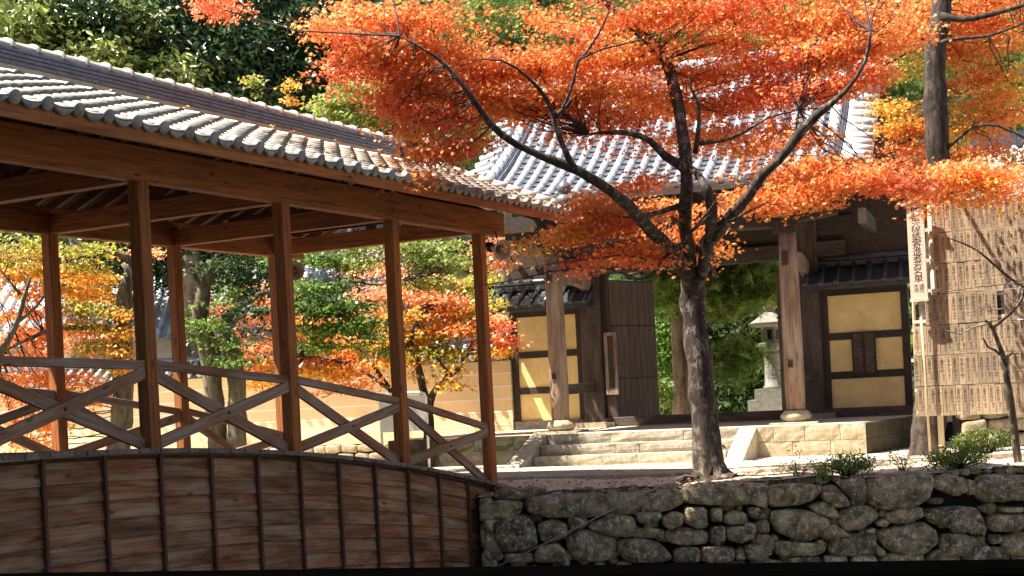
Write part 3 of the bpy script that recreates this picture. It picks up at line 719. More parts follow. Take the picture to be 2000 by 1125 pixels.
# ============================================================ PLATFORM AND STEPS
PHI = math.radians(20); GX = Vector((math.cos(PHI), -math.sin(PHI), 0)); GY = Vector((math.sin(PHI), math.cos(PHI), 0))
G0 = Vector((0.795, 25.7, 0)); GW = 4.417
def gp(a, b, z): return G0 + GX*a + GY*b + Vector((0, 0, z))
PZ = 0.53
PF = thing('stone_platform', gp(2, 0, 0), 'raised platform of squared cream stones carrying the temple gate', 'stone platform')
mb = MB()
out = [(-3.2, -0.9), (5.7, -0.9), (6.4, 1.04), (6.8, 4.2), (-3.2, 4.2)]
bot = [gp(a, b+0.06, 0.0) for a, b in out]; top = [gp(a, b+0.06, PZ-0.004) for a, b in out]; n = len(out)
mb.add(bot+top, [tuple(range(n, 2*n))]+[(i, (i+1) % n, n+(i+1) % n, n+i) for i in range(n)])
mb.obj('platform_core', M_SAND, PF)
def ashlar(a0, b0, a1, b1, z0, z1, splits, mat, name='stone', parent=None, dep=0.22, topflat=True):
    """one course of squared stones from (a0,b0) to (a1,b1), faces outward to the right of travel"""
    p, q = gp(a0, b0, 0), gp(a1, b1, 0); L = (q-p).length; d = (q-p)/L; nrm = Vector((d.y, -d.x, 0))
    for i in range(len(splits)-1):
        u0, u1 = splits[i]*L+0.004, splits[i+1]*L-0.004
        k = 5; vs = []; m = 3
        zb, zt = z0+0.004, z1-0.003
        o = R.uniform(-0.004, 0.008)
        for jz in range(m+1):
            for ju in range(k+1):
                fu, fz = ju/k, jz/m
                e = 0.0 if 0 < ju < k and 0 < jz < m else -0.012
                if jz == m: e = -0.006
                pt = p+d*(u0+(u1-u0)*fu)+nrm*(o+e+R.uniform(-0.004, 0.006))
                vs.append((pt.x, pt.y, zb+(zt-zb)*fz))
        fs = [(j*(k+1)+i2, j*(k+1)+i2+1, (j+1)*(k+1)+i2+1, (j+1)*(k+1)+i2) for j in range(m) for i2 in range(k)]
        b = len(vs)
        for jz, zz in ((0, zb), (m, zt)):
            for ju in range(k+1):
                pt = p+d*(u0+(u1-u0)*ju/k)-nrm*dep; vs.append((pt.x, pt.y, zz))
        fs += [(m*(k+1)+i2, m*(k+1)+i2+1, b+k+1+i2+1, b+k+1+i2) for i2 in range(k)]
        fs += [(0, m*(k+1), b+k+1, b), (k, b+k, b+2*k+1, m*(k+1)+k)] if False else [tuple([j*(k+1) for j in range(m+1)]+[b+k+1, b]), tuple([b+k, b+2*k+1]+[j*(k+1)+k for j in range(m, -1, -1)])]
        mb = MB(); mb.add(vs, fs); mb.obj(name, mat, parent)
SA0, SA1 = 0.02, 3.54      # stairs span
ashlar(-3.2, -0.9, SA0-0.02, -0.9, 0.0, 0.27, [0, .3, .62, 1], M_MOSSY_SHADE, parent=PF)
ashlar(-3.2, -0.9, SA0-0.02, -0.9, 0.27, PZ, [0, .22, .55, .8, 1], M_MOSSY_SHADE, parent=PF)
ashlar(SA1+0.02, -0.9, 5.7, -0.9, 0.0, 0.255, [0, .12, .42, .72, 1], M_PLAT, parent=PF)
ashlar(SA1+0.02, -0.9, 5.7, -0.9, 0.255, PZ, [0, .08, .27, .52, .8, 1], M_PLAT, parent=PF)
ashlar(5.72, -0.88, 6.42, 1.04, 0.0, 0.27, [0, .3, .68, 1], M_MOSSY_SHADE, parent=PF)  # side face in the darkened stone, its shade put into the colour
ashlar(5.72, -0.88, 6.42, 1.04, 0.27, PZ, [0, .38, .7, 1], M_MOSSY_SHADE, parent=PF)
for z0_, z1_ in ((0.0, .27), (.27, PZ)): ashlar(6.42, 1.06, 6.82, 4.2, z0_, z1_, [0, .25, .55, .8, 1], M_MOSSY_SHADE, parent=PF)
ST = thing('stone_steps', gp(1.9, -1.4, 0), 'flight of three broad pale granite steps up to the gate platform', 'steps')
RUN = 0.42
for k, (z0, z1, sp) in enumerate(((PZ-0.18, PZ, [0, .34, .72, 1]), (PZ-0.355, PZ-0.18, [0, .40, .52, .86, 1]), (0.0, PZ-0.355, [0, .36, .54, .83, 1]))):
    ashlar(SA0, -0.9-RUN*k, SA1, -0.9-RUN*k, z0, z1, sp, M_STEP, 'step_stone', ST, dep=RUN+0.03)
for a in (SA0-0.32, SA1+0.02):   # sloping cheek stones
    mb = MB(); b0, b1 = -0.86, -2.35
    v = [gp(a, b0, 0), gp(a+0.30, b0, 0), gp(a+0.30, b1, 0), gp(a, b1, 0), gp(a, b0, PZ+0.012), gp(a+0.30, b0, PZ+0.012), gp(a+0.30, b1, 0.05), gp(a, b1, 0.05)]
    mb.add(v, [(4, 7, 6, 5), (1, 5, 6, 2), (0, 3, 7, 4), (3, 2, 6, 7), (0, 4, 5, 1)]); mb.obj('cheek_stone', M_STEP, ST)
# paved walk in front of the steps
WK = thing('paved_walk', gp(1.5, -3.2, 0), 'sunlit walk of long pale paving slabs in front of the steps', 'paving')
for r in range(7):
    b = -2.32-0.36*r-0.36; a = -0.6-R.random()*0.5
    while a < 6.6-0.2*r:
        w = R.uniform(0.6, 1.5); z = 0.036+R.uniform(0, 0.010)
        mb = MB(); v = [gp(a+.01, b+.01, 0), gp(a+w-.01, b+.01, 0), gp(a+w-.01, b+.35, 0), gp(a+.01, b+.35, 0)]
        v = [p-Vector((0, 0, 0.02)) for p in v] + [p+Vector((0, 0, z)) for p in v]
        if min(p.y for p in v) > 19.2: mb.add(v, [(4, 5, 6, 7), (0, 1, 5, 4), (1, 2, 6, 5), (2, 3, 7, 6), (3, 0, 4, 7)]); mb.obj('paving_slab', M_STEP, WK)
        a += w
KB = thing('stone_kerb', (8, 20.3, 0), 'thin pale stone kerb line crossing the sandy court behind the shrubs', 'kerb')
for i in range(7):
    beam('kerb_stone', at(1440+95*i, 917-1.2*i, 20.4).xy.to_3d()+Vector((0, 0, 0.03)), at(1533+95*i, 916-1.2*i, 20.4).xy.to_3d()+Vector((0, 0, 0.03)), 0.12, 0.07, M_STEP, KB)

# ============================================================ TEMPLE GATE
GT = thing('temple_gate', gp(GW/2, 1.5, PZ), 'old timber temple gate with two round front columns and a silver-grey tiled roof', 'temple gate')
MB_ = 2.4     # main post line
for a in (0, GW):
    cz = 3.93
    mb = MB(); mb.lathe([(0.165, 0.76), (0.178, 1.2), (0.176, 2.2), (0.165, 3.3), (0.155, cz)], 24, Matrix.Translation(gp(a, 0, 0))); col = mb.obj('column', M_COLM, GT, smooth=True)
    mb = MB(); mb.lathe([(0.20, PZ+0.03), (0.255, PZ+0.07), (0.285, PZ+0.12), (0.27, PZ+0.165), (0.215, PZ+0.215), (0.205, PZ+0.235)], 24, Matrix.Translation(gp(a, 0, 0))); mb.obj('column_base', M_PLAT, GT, smooth=True)
    mb = MB(); mb.box((-0.42, -0.42, PZ-0.01), (0.42, 0.42, PZ+0.032), 0, frame(gp(a, 0, 0), GX, (0, 0, 1))); mb.obj('base_slab', M_STEP, GT)
    f = frame(gp(a-0.03, 0, 0), GX, (0, 0, 1)); mb = MB()
    for z in (1.60,):
        mb.box((-0.055, -0.19, z-0.075), (0.055, -0.168, z-0.06), 0, f); mb.box((-0.055, -0.19, z+0.06), (0.055, -0.168, z+0.075), 0, f)
        mb.box((-0.055, -0.19, z-0.06), (-0.042, -0.168, z+0.06), 0, f); mb.box((0.042, -0.19, z-0.06), (0.055, -0.168, z+0.06), 0, f); mb.box((-0.042, -0.178, z-0.06), (0.042, -0.168, z+0.06), 1, f)
    mb.obj('socket_plate', [M_COLM, M_DARKW], col)
    mb = MB(); mb.box((-0.06, -0.186, 3.35), (0.05, -0.165, 3.6), 0, f); mb.obj('tenon_end', M_DARKW, col)
    # bearing blocks and bracket arms, their colour darkened for the shade under the eaves
    mb = MB(); mb.box((-0.20, -0.20, cz), (0.20, 0.20, cz+0.10), 0, f); mb.box((-0.26, -0.26, cz+0.10), (0.26, 0.26, cz+0.24), 0, f); mb.obj('bearing_block', M_DARKW, GT)
    beam('bracket_arm', gp(a-0.75, 0, cz+0.33), gp(a+0.75, 0, cz+0.33), 0.16, 0.18, M_DARKW, GT)
    beam('bracket_arm', gp(a, -0.75, cz+0.33), gp(a, 0.75, cz+0.33), 0.16, 0.18, M_DARKW, GT)
    # main posts
    sgn = 1 if a == 0 else -1
    beam('main_post', gp(a, MB_, PZ+0.02), gp(a, MB_, 4.5), 0.44, 0.34, M_GATE, GT, up=GY, ch=0.03)
    beam('side_tie', gp(a, 0.15, 1.34), gp(a, MB_-0.15, 1.34), 0.10, 0.20, M_GATE, GT)
    # curved upper tie
    mb = MB(); pts = [gp(a, b, 3.38+0.16*math.sin(math.pi*(b-.1)/2.2)) for b in (0.1, 0.5, 0.9, 1.3, 1.7, 2.1, 2.3)]; vs = []
    for p in pts: vs += [p+GX*.07+Vector((0,0,-.13)), p+GX*.07+Vector((0,0,.13)), p-GX*.07+Vector((0,0,.13)), p-GX*.07+Vector((0,0,-.13))]
    mb.add(vs, [(4*i+j, 4*i+(j+1) % 4, 4*i+4+(j+1) % 4, 4*i+4+j) for i in range(6) for j in range(4)]); mb.obj('upper_tie', M_COLM, GT)
    beam('tie_beam', gp(a, -0.5, 4.42), gp(a, 5.1, 4.42), 0.2, 0.24, M_DARKW, GT)  # dark timber stands in for the shade under the eave
# front rainbow beam with a swelling belly
mb = MB(); vs = []; K = 14
for i in range(K+1):
    a = -0.9+(GW+1.8)*i/K; q = abs(a-GW/2)/(GW/2); zb = 4.02+0.05*math.cos(min(q, 1)*math.pi/2) if q < 1 else 4.06+0.10*(q-1)*3
    for (db, z) in ((-.11, zb+.03), (-.09, zb), (.09, zb), (.11, zb+.03), (.11, 4.36), (-.11, 4.36)): vs.append(gp(a, db, z))
mb.add(vs, [(6*i+j, 6*i+(j+1) % 6, 6*i+6+(j+1) % 6, 6*i+6+j) for i in range(K) for j in range(6)]+[tuple(range(6)), tuple(6*K+j for j in reversed(range(6)))]); mb.obj('front_beam', M_DARKW, GT)
beam('lintel', gp(-0.75, MB_-0.02, 3.80), gp(GW+0.75, MB_-0.02, 3.80), 0.28, 0.30, M_GATE, GT)
beam('upper_lintel', gp(-0.9, MB_, 4.25), gp(GW+0.9, MB_, 4.25), 0.2, 0.36, M_DARKW, GT)
mb = MB(); mb.box((-1.2, -0.04, 3.9), (GW+1.2, 0.04, 6.0), 0, frame(gp(0, MB_, 0), GX, (0, 0, 1))); mb.box((-1.75, 0.0, 3.5), (-0.25, 0.05, 5.0), 0, frame(gp(0, MB_, 0), GX, (0, 0, 1))); mb.box((GW+.25, 0.0, 3.5), (GW+2.6, 0.05, 5.0), 0, frame(gp(0, MB_, 0), GX, (0, 0, 1))); mb.obj('eave_shade_board', M_DARKW, GT)  # dark boarding added to stand in for the shade under the eaves
beam('threshold', gp(0.2, MB_-0.05, PZ+0.10), gp(GW-0.2, MB_-0.05, PZ+0.10), 0.22, 0.17, M_GATE, GT)
for a in (0.0, GW): mb = MB(); mb.box((-0.42, -0.32, PZ-0.02), (0.42, 0.3, PZ+0.10), 0, frame(gp(a, MB_, 0), GX, (0, 0, 1))); mb.obj('post_stone', M_FIELD, GT)
for a, sg in ((0.28, 1), (GW-0.28, -1)):   # open door leaves of vertical planks
    d = (GX*(0.34*sg)+GY*0.94).normalized(); p0 = gp(a, MB_+0.18, 0)
    M_GATEP = MATS.get('door_plank_timber') or wood('door_plank_timber', (0.07, 0.045, 0.034), (0.15, 0.105, 0.082), (0.25, 0.185, 0.15), knots=False)
    leaf = beam('door_leaf', p0+Vector((0,0,PZ+0.12))+d*0.85, p0+Vector((0,0,3.55))+d*0.85, 1.66, 0.05, M_DARKW, GT, up=d.cross(Vector((0,0,1))))
    side = -d.cross(Vector((0, 0, 1)))*(1 if sg > 0 else -1)
    if side.dot(GX)*sg < 0: side = -side
    for i in range(8):
        q = p0+d*(0.11+0.207*i)+side*0.04
        beam('door_plank', q+Vector((0,0,PZ+0.12)), q+Vector((0,0,3.53)), 0.198, 0.03+R.uniform(0, .008), M_GATEP, leaf, up=side)
    for z in (1.5, 2.6): beam('ledge', p0+side*0.075+d*0.02+Vector((0,0,z)), p0+side*0.075+d*1.66+Vector((0,0,z)), 0.03, 0.02, M_DARKW, leaf, up=(0,0,1))
# doorway inner jambs beside the main posts
for a, sg in ((0.26, 1), (GW-0.26, -1)):
    beam('door_jamb', gp(a, MB_+0.05, PZ+0.1), gp(a, MB_+0.05, 3.66), 0.14, 0.16, M_DARKW, GT, up=GY)
    mb = MB()
    for i in range(6): beam('jamb_board', gp(a+sg*0.12, MB_-0.12, PZ+0.16+i*0), gp(a+sg*0.12, MB_-0.12, 1.15), 0.2, 0.03, M_GATE, GT, up=GY) if i == 0 else None
# hanging name board inside the left doorway
HB = thing('hanging_name_board', gp(0.42, MB_-0.20, 1.2), 'tall narrow weathered board with a dark centre hanging beside the left main post', 'sign board')
m = frame(gp(0.42, MB_-0.22, 0), GX, (0, 0, 1))
mb = MB(); mb.box((-.13, 0, 1.18), (.13, .03, 2.45), 0, m); mb.obj('board', M_COLM, HB)
mb = MB(); mb.box((-.06, -.006, 1.30), (.06, 0, 2.38), 0, m); mb.obj('dark_panel', M_DARKW, HB)

# --- half-timbered side walls with little roofs
def side_wall(a0, a1, plaque, tag_):
    m = frame(gp(a0, MB_, 0), GX, (0, 0, 1)); L = a1-a0
    def bx(name, x0, x1, z0, z1, mat, dp=0.07, yb=0.07):
        mb = MB(); mb.box((x0, -dp, z0), (x1, yb, z1), 0, m); return mb.obj(name, mat, GT)
    bx('frame_sill', -0.12, L+0.12, PZ-0.05, 0.71, M_GATE, 0.12, 0.1)
    for x in (0.0, L-0.14): bx('frame_post', x, x+0.14, 0.71, 3.05, M_DARKW, 0.075)
    rows = ((0.71, 1.27), (1.41, 2.02), (2.16, 2.88))
    for z0, z1 in ((1.27, 1.41), (2.02, 2.16), (2.88, 3.05)): bx('frame_rail', 0.14, L-0.14, z0, z1, M_DARKW, 0.066)
    for z0, z1 in rows: bx('plaster_panel', 0.14, L-0.14, z0, z1, M_PLAST, 0.045, 0.04)
    # little roof
    sp = 0.29; n = int((L+0.5)/sp); bd = 0.62
    mb = MB(); mb.add([gp(a0-.25, MB_-bd, 3.06), gp(a1+.25, MB_-bd, 3.06), gp(a1+.25, MB_, 3.46), gp(a0-.25, MB_, 3.46), gp(a1+.25, MB_+bd, 3.06), gp(a0-.25, MB_+bd, 3.06),
            gp(a0-.25, MB_-bd, 2.99), gp(a1+.25, MB_-bd, 2.99), gp(a1+.25, MB_+bd, 2.99), gp(a0-.25, MB_+bd, 2.99)], [(0,1,2,3),(3,2,4,5),(0,6,7,1),(5,4,8,9),(6,9,8,7),(1,7,8,4,2),(0,3,5,9,6)]); mb.obj('wall_roof', M_TILEK, GT)
    mb = MB(); mb.tube([(0, 0, 0), (0, 0.74, 0)], [0.062, 0.058], 10); cm = mb.mesh('wall_roof_tile', [M_TILEK], True)
    mp = MB(); mp.box((0.05, 0, -0.02), (sp-0.05, 0.22, 0.03)); mp.box((0.05, 0.2, -0.02), (sp-0.05, 0.44, 0.012)); pm = mp.mesh('wall_pan_tile', [M_TILEK])
    for sg in (-1, 1):
        up = (GY*(-sg*bd)+Vector((0, 0, 0.40))).normalized(); nr = GX.cross(up); nr = nr if nr.z > 0 else -nr
        for i in range(n+1):
            mw = frame(gp(a0-.25+0.06+sp*i, MB_+sg*(bd+0.03), 3.075), up.cross(nr), nr); place('wall_roof_tile', cm, mw, GT)
            if i < n: place('wall_pan_tile', pm, mw, GT)
    mb = MB(); mb.tube([gp(a0-.3, MB_, 3.60), gp(a1+.3, MB_, 3.60)], 0.075, 10); mb.obj('wall_roof_ridge', M_TILEK, GT, smooth=True)
    for i in range(2): mb = MB(); mb.box((-.28, -.10+.02*i, 3.44+.055*i), (L+.28, .10-.02*i, 3.485+.055*i), 0, m); mb.obj('wall_ridge_layer', M_TILEK, GT)
    if plaque:
        t = thing('dark_plaque', gp(a0+0.76, MB_-0.1, 1.37), 'dark vertical wooden plaque hanging on the yellow panels right of the gate', 'plaque')
        mb = MB(); mb.box((0.56, -.115, 1.34), (1.01, -.08, 2.16), 0, m); mb.obj('board', M_DARKW, t)
        mb = MB(); mb.box((0.60, -.13, 1.38), (0.76, -.115, 2.12), 0, m); mb.box((0.81, -.13, 1.38), (0.97, -.115, 2.12), 0, m); mb.obj('raised_panel', M_GATE, t)
side_wall(-1.78, -0.20, False, 'l'); side_wall(GW+0.22, GW+1.86, True, 'r')

# --- gate roof
AL, AR = -1.25, GW+1.25; B0 = -1.2
def groof(a, t):
    ex = max(0, abs(a-GW/2)-1.6); return gp(a, B0+t, 4.80+0.44*t+0.073*t*t+0.018*ex*ex)
TT = MB_-B0
ts = [0.0]
while ts[-1] < TT-0.1:
    t = ts[-1]; ts.append(t+0.235/math.sqrt(1+(0.44+0.146*t)**2))
mb = MB(); g = []; na = 16
for i in range(na+1):
    a = AL-0.35+(AR-AL+0.7)*i/na
    for t in [TT*k/8 for k in range(9)]: g.append(groof(a, t)-Vector((0, 0, 0.03)))
gb = []
for i in range(na+1):
    a = AL-0.35+(AR-AL+0.7)*i/na
    for t in [TT*k/8 for k in range(9)]: q = groof(a, t); gb.append(q+GY*2*(TT-t)-Vector((0, 0, 0.03)))
def grid(b): return [(b+i*9+j, b+(i+1)*9+j, b+(i+1)*9+j+1, b+i*9+j+1) for i in range(na) for j in range(8)]
mb.add(g+gb, grid(0)+grid(len(g))); mb.obj('roof_deck', M_TILEK, GT)
mb = MB(); mb.add([p-Vector((0,0,.1)) for p in g+gb], grid(0)+grid(len(g))); mb.obj('roof_soffit', M_DARKW, GT)
for i in range(33):   # eave rafters
    a = AL-0.2+(AR-AL+0.4)*i/32
    q0, q1 = groof(a, 0.04), groof(a, 1.3); beam('rafter', q0-Vector((0,0,.16)), q1-Vector((0,0,.16)), 0.07, 0.09, M_GATE, GT)
for i in range(12):
    b = B0+0.12; a0_, a1_ = AL-.35+(AR-AL+.7)*i/12, AL-.35+(AR-AL+.7)*(i+1)/12
    beam('eave_board', groof(a0_, 0)-Vector((0,0,.09)), groof(a1_, 0)-Vector((0,0,.09)), 0.05, 0.12, M_GATE, GT)
SPC = 0.262; ncol = int((AR-AL)/SPC)
mb = MB(); vs = []
for y, r in ((0, 0.070), (0.27, 0.066)):
    for j in range(8):
        q = math.pi*j/7; vs.append((-r*math.cos(q), y, r*math.sin(q)*1.55-0.01))
mb.add(vs, [(j, j+1, 9+j, 8+j) for j in range(7)] + [tuple(range(8))]); CV = mb.mesh('cover_tile', [M_TILEG], True); CV.polygons[7].use_smooth = False
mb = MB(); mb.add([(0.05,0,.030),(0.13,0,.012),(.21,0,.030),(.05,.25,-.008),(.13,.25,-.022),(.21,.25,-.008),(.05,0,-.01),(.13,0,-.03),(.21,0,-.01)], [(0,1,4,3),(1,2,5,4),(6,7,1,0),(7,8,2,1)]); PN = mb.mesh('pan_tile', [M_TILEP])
rc, rp = MB(), MB(); c1 = c2 = 0
cvv = [v.co.copy() for v in CV.vertices]; cvf = [tuple(p.vertices) for p in CV.polygons]; pnv = [v.co.copy() for v in PN.vertices]; pnf = [tuple(p.vertices) for p in PN.polygons]
def gframe(a, t, back=False):
    q = groof(a, t); q2 = groof(a, t+0.1); up = (q2-q).normalized()
    if back:
        q = q+GY*2*(TT-t); up = Vector((up.x, up.y, 0)); h = up.length; up = (-GY*h+Vector((0, 0, (q2-groof(a, t)).z/0.1*0.1))); up = (GY*(-0.1)+Vector((0, 0, (q2-groof(a, t)).z))).normalized()
        x = -GX
    else: x = GX
    nr = x.cross(up)
    return frame(q, x, nr)
for i in range(ncol+1):
    a = AL+SPC*i
    for r, t in enumerate(ts[:-1]):
        m = gframe(a, t) @ Matrix.Translation((0, 0, R.uniform(0, .006)))
        if c1 < 300 and r < 13: place('cover_tile', CV, m, GT); c1 += 1
        else: rc.add([m @ v for v in cvv], cvf)
        if i < ncol:
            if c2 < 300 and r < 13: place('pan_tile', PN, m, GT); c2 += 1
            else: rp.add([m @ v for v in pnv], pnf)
        m = gframe(a, t, True); rc.add([m @ v for v in cvv], cvf)
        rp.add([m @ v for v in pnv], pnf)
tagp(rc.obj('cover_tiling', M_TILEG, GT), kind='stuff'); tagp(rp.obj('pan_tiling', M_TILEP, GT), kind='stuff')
mb = MB(); mb.lathe([(0.001, 0.02), (0.03, 0.022), (0.034, 0.008), (0.058, 0.008), (0.064, 0.02), (0.084, 0.02), (0.086, -0.05)], 14, Matrix.Rotation(math.pi/2, 4, 'X') @ Matrix.Translation((0, 0.02, 0))); ED_ = mb.mesh('eave_disc', [M_TILEG], True)
mb = MB(); mb.add([(.07,-.01,.04),(.13,-.01,.02),(.19,-.01,.04),(.07,-.01,-.015),(.13,-.01,-.05),(.19,-.01,-.015)], [(0,3,4,1),(1,4,5,2)]); EP = mb.mesh('eave_pan', [M_TILEG])
for i in range(ncol+1):
    m = gframe(AL+SPC*i, 0.0); place('eave_disc', ED_, m, GT)
    if i < ncol: place('eave_pan', EP, m, GT)
# descending ridges and sideways verge tiles
mb = MB(); mb.tube([(0, 0, 0.05), (0.46, 0, 0.01)], [0.092, 0.084], 10); VT = mb.mesh('verge_cover_tile', [M_TILEG], True)
for a, sg in ((AL-0.02, -1), (AR+0.02, 1)):
    for lay, (wd, hz, mt) in enumerate(((0.30, 0.07, M_TILEG), (0.26, 0.12, M_TILED), (0.23, 0.17, M_TILEG), (0.20, 0.22, M_TILED))):
        for k in range(6):
            t0, t1 = TT*0.93*k/6+0.12, TT*0.93*(k+1)/6+0.12
            beam('descending_ridge_tile', groof(a-sg*0.35, t0)+Vector((0,0,hz)), groof(a-sg*0.35, t1)+Vector((0,0,hz)), wd, 0.038, mt, GT)
    t = 0.12
    while t < TT*0.95:
        q, q2 = groof(a-sg*.35, t)+Vector((0,0,.27)), groof(a-sg*.35, t+.27)+Vector((0,0,.27))
        mb = MB(); mb.tube([q, q+(q2-q)*.1, q+(q2-q)*.12, q2], [.10, .10, .088, .084], 10); mb.obj('descending_ridge_cap', M_TILEG, GT, smooth=True); t += .25
    t = 0.05
    while t < TT-0.1:
        q = groof(a-sg*0.12, t); m = frame(q+Vector((0,0,0.05)), GX*sg+Vector((0,0,-0.10)), (0,0,1)); place('verge_cover_tile', VT, m, GT); t += 0.262
    mb = MB(); q = groof(a-sg*.35, 0.06); m = frame(q, -GY, (0,0,1)) @ Matrix.Rotation(math.pi/2, 4, 'Y')
    mb.lathe([(0.17, -.03), (0.18, 0), (0.12, .03), (0.08, .03), (0.05, .05), (0.0, .05)], 14, Matrix.Translation((0,0,.16)) @ m); mb.obj('descending_ridge_ornament', M_TILED, GT)
# main ridge
zr = groof(GW/2, TT).z-0.04
for k in range(7):
    n = 12
    for i in range(n):
        a0_, a1_ = AL-0.1+(AR-AL+0.2)*i/n, AL-0.1+(AR-AL+0.2)*(i+1)/n
        f = lambda a: zr+0.052*k+0.018*max(0, abs(a-GW/2)-1.2)**2*1.3
        beam('ridge_tile', gp(a0_, MB_, f(a0_)), gp(a1_, MB_, f(a1_)), 0.36-0.02*k-(0.03 if k % 2 else 0), 0.042, M_TILEG if k % 2 == 0 else M_TILED, GT)
for i in range(24):
    a = AL-0.1+(AR-AL+0.2)*i/24; a2 = a+(AR-AL+0.2)/24; f = lambda a: zr+0.40+0.018*max(0, abs(a-GW/2)-1.2)**2*1.3
    mb = MB(); mb.tube([gp(a, MB_, f(a)), gp(a2, MB_, f(a2))], [.105, .092], 10); mb.obj('ridge_cap', M_TILEG, GT, smooth=True)
for a, sg in ((AL-0.12, -1), (AR+0.12, 1)):
    vs = []; prof = [(-.36,-.2),(-.32,.1),(-.2,.3),(-.16,.55),(-.07,.5),(0,.72),(.07,.5),(.16,.55),(.2,.3),(.32,.1),(.36,-.2)]
    mb = MB(); vs = [gp(a, MB_+y, zr+.12+z) for y, z in prof]+[gp(a+sg*.12, MB_+y, zr+.12+z) for y, z in prof]; k = len(prof)
    mb.add(vs, [tuple(range(k)), tuple(reversed(range(k, 2*k)))]+[(i, (i+1) % k, k+(i+1) % k, k+i) for i in range(k)]); mb.obj('ridge_end_ornament', M_TILEK, GT)
# gable triangles
for a in (AL+0.1, AR-0.1):
    mb = MB(); v = [gp(a, B0+.9, 4.9), gp(a, 2*MB_-B0-.9, 4.9), gp(a, MB_, zr-.15)]; w = [p+GX*.06 for p in v]
    mb.add(v+w, [(0,2,1),(3,4,5),(0,1,4,3),(1,2,5,4),(2,0,3,5)]); mb.obj('gable_board', M_DARKW, GT)
# beam end with pale face on the right, under the eave
beam('beam_end', gp(GW+1.35, -0.35, 4.08), gp(GW+1.35, 1.6, 4.08), 0.13, 0.26, M_DARKW, GT)
beam('beam_end_plate', gp(GW+1.35, -0.365, 4.08), gp(GW+1.35, -0.352, 4.08), 0.135, 0.27, M_LANT, GT)

# ============================================================ LONG OCHRE WALLS
def long_wall(name, a0, a1, label, base_mat):
    t = thing(name, gp((a0+a1)/2, MB_, 0), label, 'plaster wall')
    m = frame(gp(a0, MB_+0.02, 0), GX, (0, 0, 1)); L = a1-a0
    zl = [0.66, 0.93, 1.20, 1.47, 1.74]; zz = [0.37]+zl+[2.02]
    for i in range(6):
        z0 = zz[i]+(0.0125 if i else 0); z1 = zz[i+1]-(0.0125 if i < 5 else 0); mb = MB(); mb.box((0, -.16, z0), (L, .16, z1), 0, m); mb.obj('plaster_band', M_PLASTW, t)
    for z in zl: mb = MB(); mb.box((0, -.164, z-.0125), (L, .164, z+.0125), 0, m); mb.obj('white_line', M_LINE, t)
    # tiled coping
    bd = 0.42; mb = MB()
    v = [(0,-bd,2.06),(L,-bd,2.06),(L,0,2.34),(0,0,2.34),(L,bd,2.06),(0,bd,2.06),(0,-bd,2.0),(L,-bd,2.0),(L,bd,2.0),(0,bd,2.0)]
    mb.add([m @ Vector(p) for p in v], [(0,1,2,3),(3,2,4,5),(0,6,7,1),(5,4,8,9),(6,9,8,7),(1,7,8,4,2),(0,3,5,9,6)]); mb.obj('coping', M_TILEK, t)
    mb = MB(); mb.tube([(0, -0.02, 0), (0, 0.5, 0)], [0.066, 0.06], 10); cm = mb.mesh('coping_tile', [M_TILEG], True)
    n = int(L/0.29)
    for i in range(n):
        for sg in (-1, 1):
            up = (GY*(-sg*bd)+Vector((0,0,.28))).normalized(); nr = GX.cross(up); nr = nr if nr.z > 0 else -nr
            place('coping_tile', cm, frame(m @ Vector((0.15+0.29*i, sg*(bd+.02), 2.085)), up.cross(nr), nr), t)
    mb = MB(); mb.tube([m @ Vector((0,0,2.44)), m @ Vector((L,0,2.44))], 0.085, 10); mb.obj('coping_ridge', M_TILED, t, smooth=True)
    # rubble footing
    return t, m, L
t, m, L = long_wall('ochre_wall', -19.5, -1.80, 'long ochre plaster wall with five white lines seen through the covered bridge', M_FIELD)
def footing(t, m, L, Z1, x0=0.0):
    z = 0.0
    for row in range(2):
        x = x0; h = Z1/2
        while x < L-0.05:
            w = min(R.uniform(0.25, 0.55), L-x); j = lambda: R.uniform(-.025, .025)
            P = [(x+.01, z+.01+j()), (x+w*.5, z+j()*.5), (x+w-.01, z+.01+j()), (x+w-.008, z+h/2), (x+w-.015, z+h-.01+j()), (x+w/2, z+h+j()*.5), (x+.015, z+h-.01+j())]
            o = stonepoly(P, -0.26, 'footing_stone', None, M_FIELD, depth=0.2, bulge=0.05)
            mw = m @ WM[o.name]; WM[o.name] = mw; o.parent = t; o.matrix_basis = WM[t.name].inverted() @ mw; x += w
        z += h
footing(t, m, L, 0.37, x0=L-11)
mb = MB(); mb.box((0, -.14, 0), (L, .16, .37), 0, m); mb.obj('footing_core', M_SOIL, t)
t, m, L = long_wall('ochre_wall', GW+1.95, GW+9.0, 'short stretch of ochre plaster wall with white lines behind the plaque rack', M_FIELD)
mb = MB(); mb.box((0, -.14, 0), (L, .16, .37), 0, m); mb.obj('footing_core', M_SOIL, t)
# rubble wall below it, behind the plaque rack
RW = thing('rubble_wall', (9.3, 23.0, 0), 'sunlit low rubble wall behind the bottom of the plaque rack', 'stone wall')
x = 7.55
for row in range(3):
    z0, z1 = 0.24*row, 0.24*(row+1); x = 7.45+R.random()*.1
    while x < 12:
        w = R.uniform(.32, .6); j = lambda: R.uniform(-.03, .03)
        stonepoly([(x+.012, z0+.01+j()), (x+w*.5, z0+j()*.4), (x+w-.012, z0+.01+j()), (x+w-.01, (z0+z1)/2), (x+w-.02, z1-.01+j()), (x+w*.5, z1+j()*.4), (x+.02, z1-.01+j())], 23.0, 'stone', RW, M_FIELD, bulge=.07); x += w
mb = MB(); mb.box((7.5, 23.12, 0), (12, 23.5, .68)); mb.obj('wall_core', M_SOIL, RW)
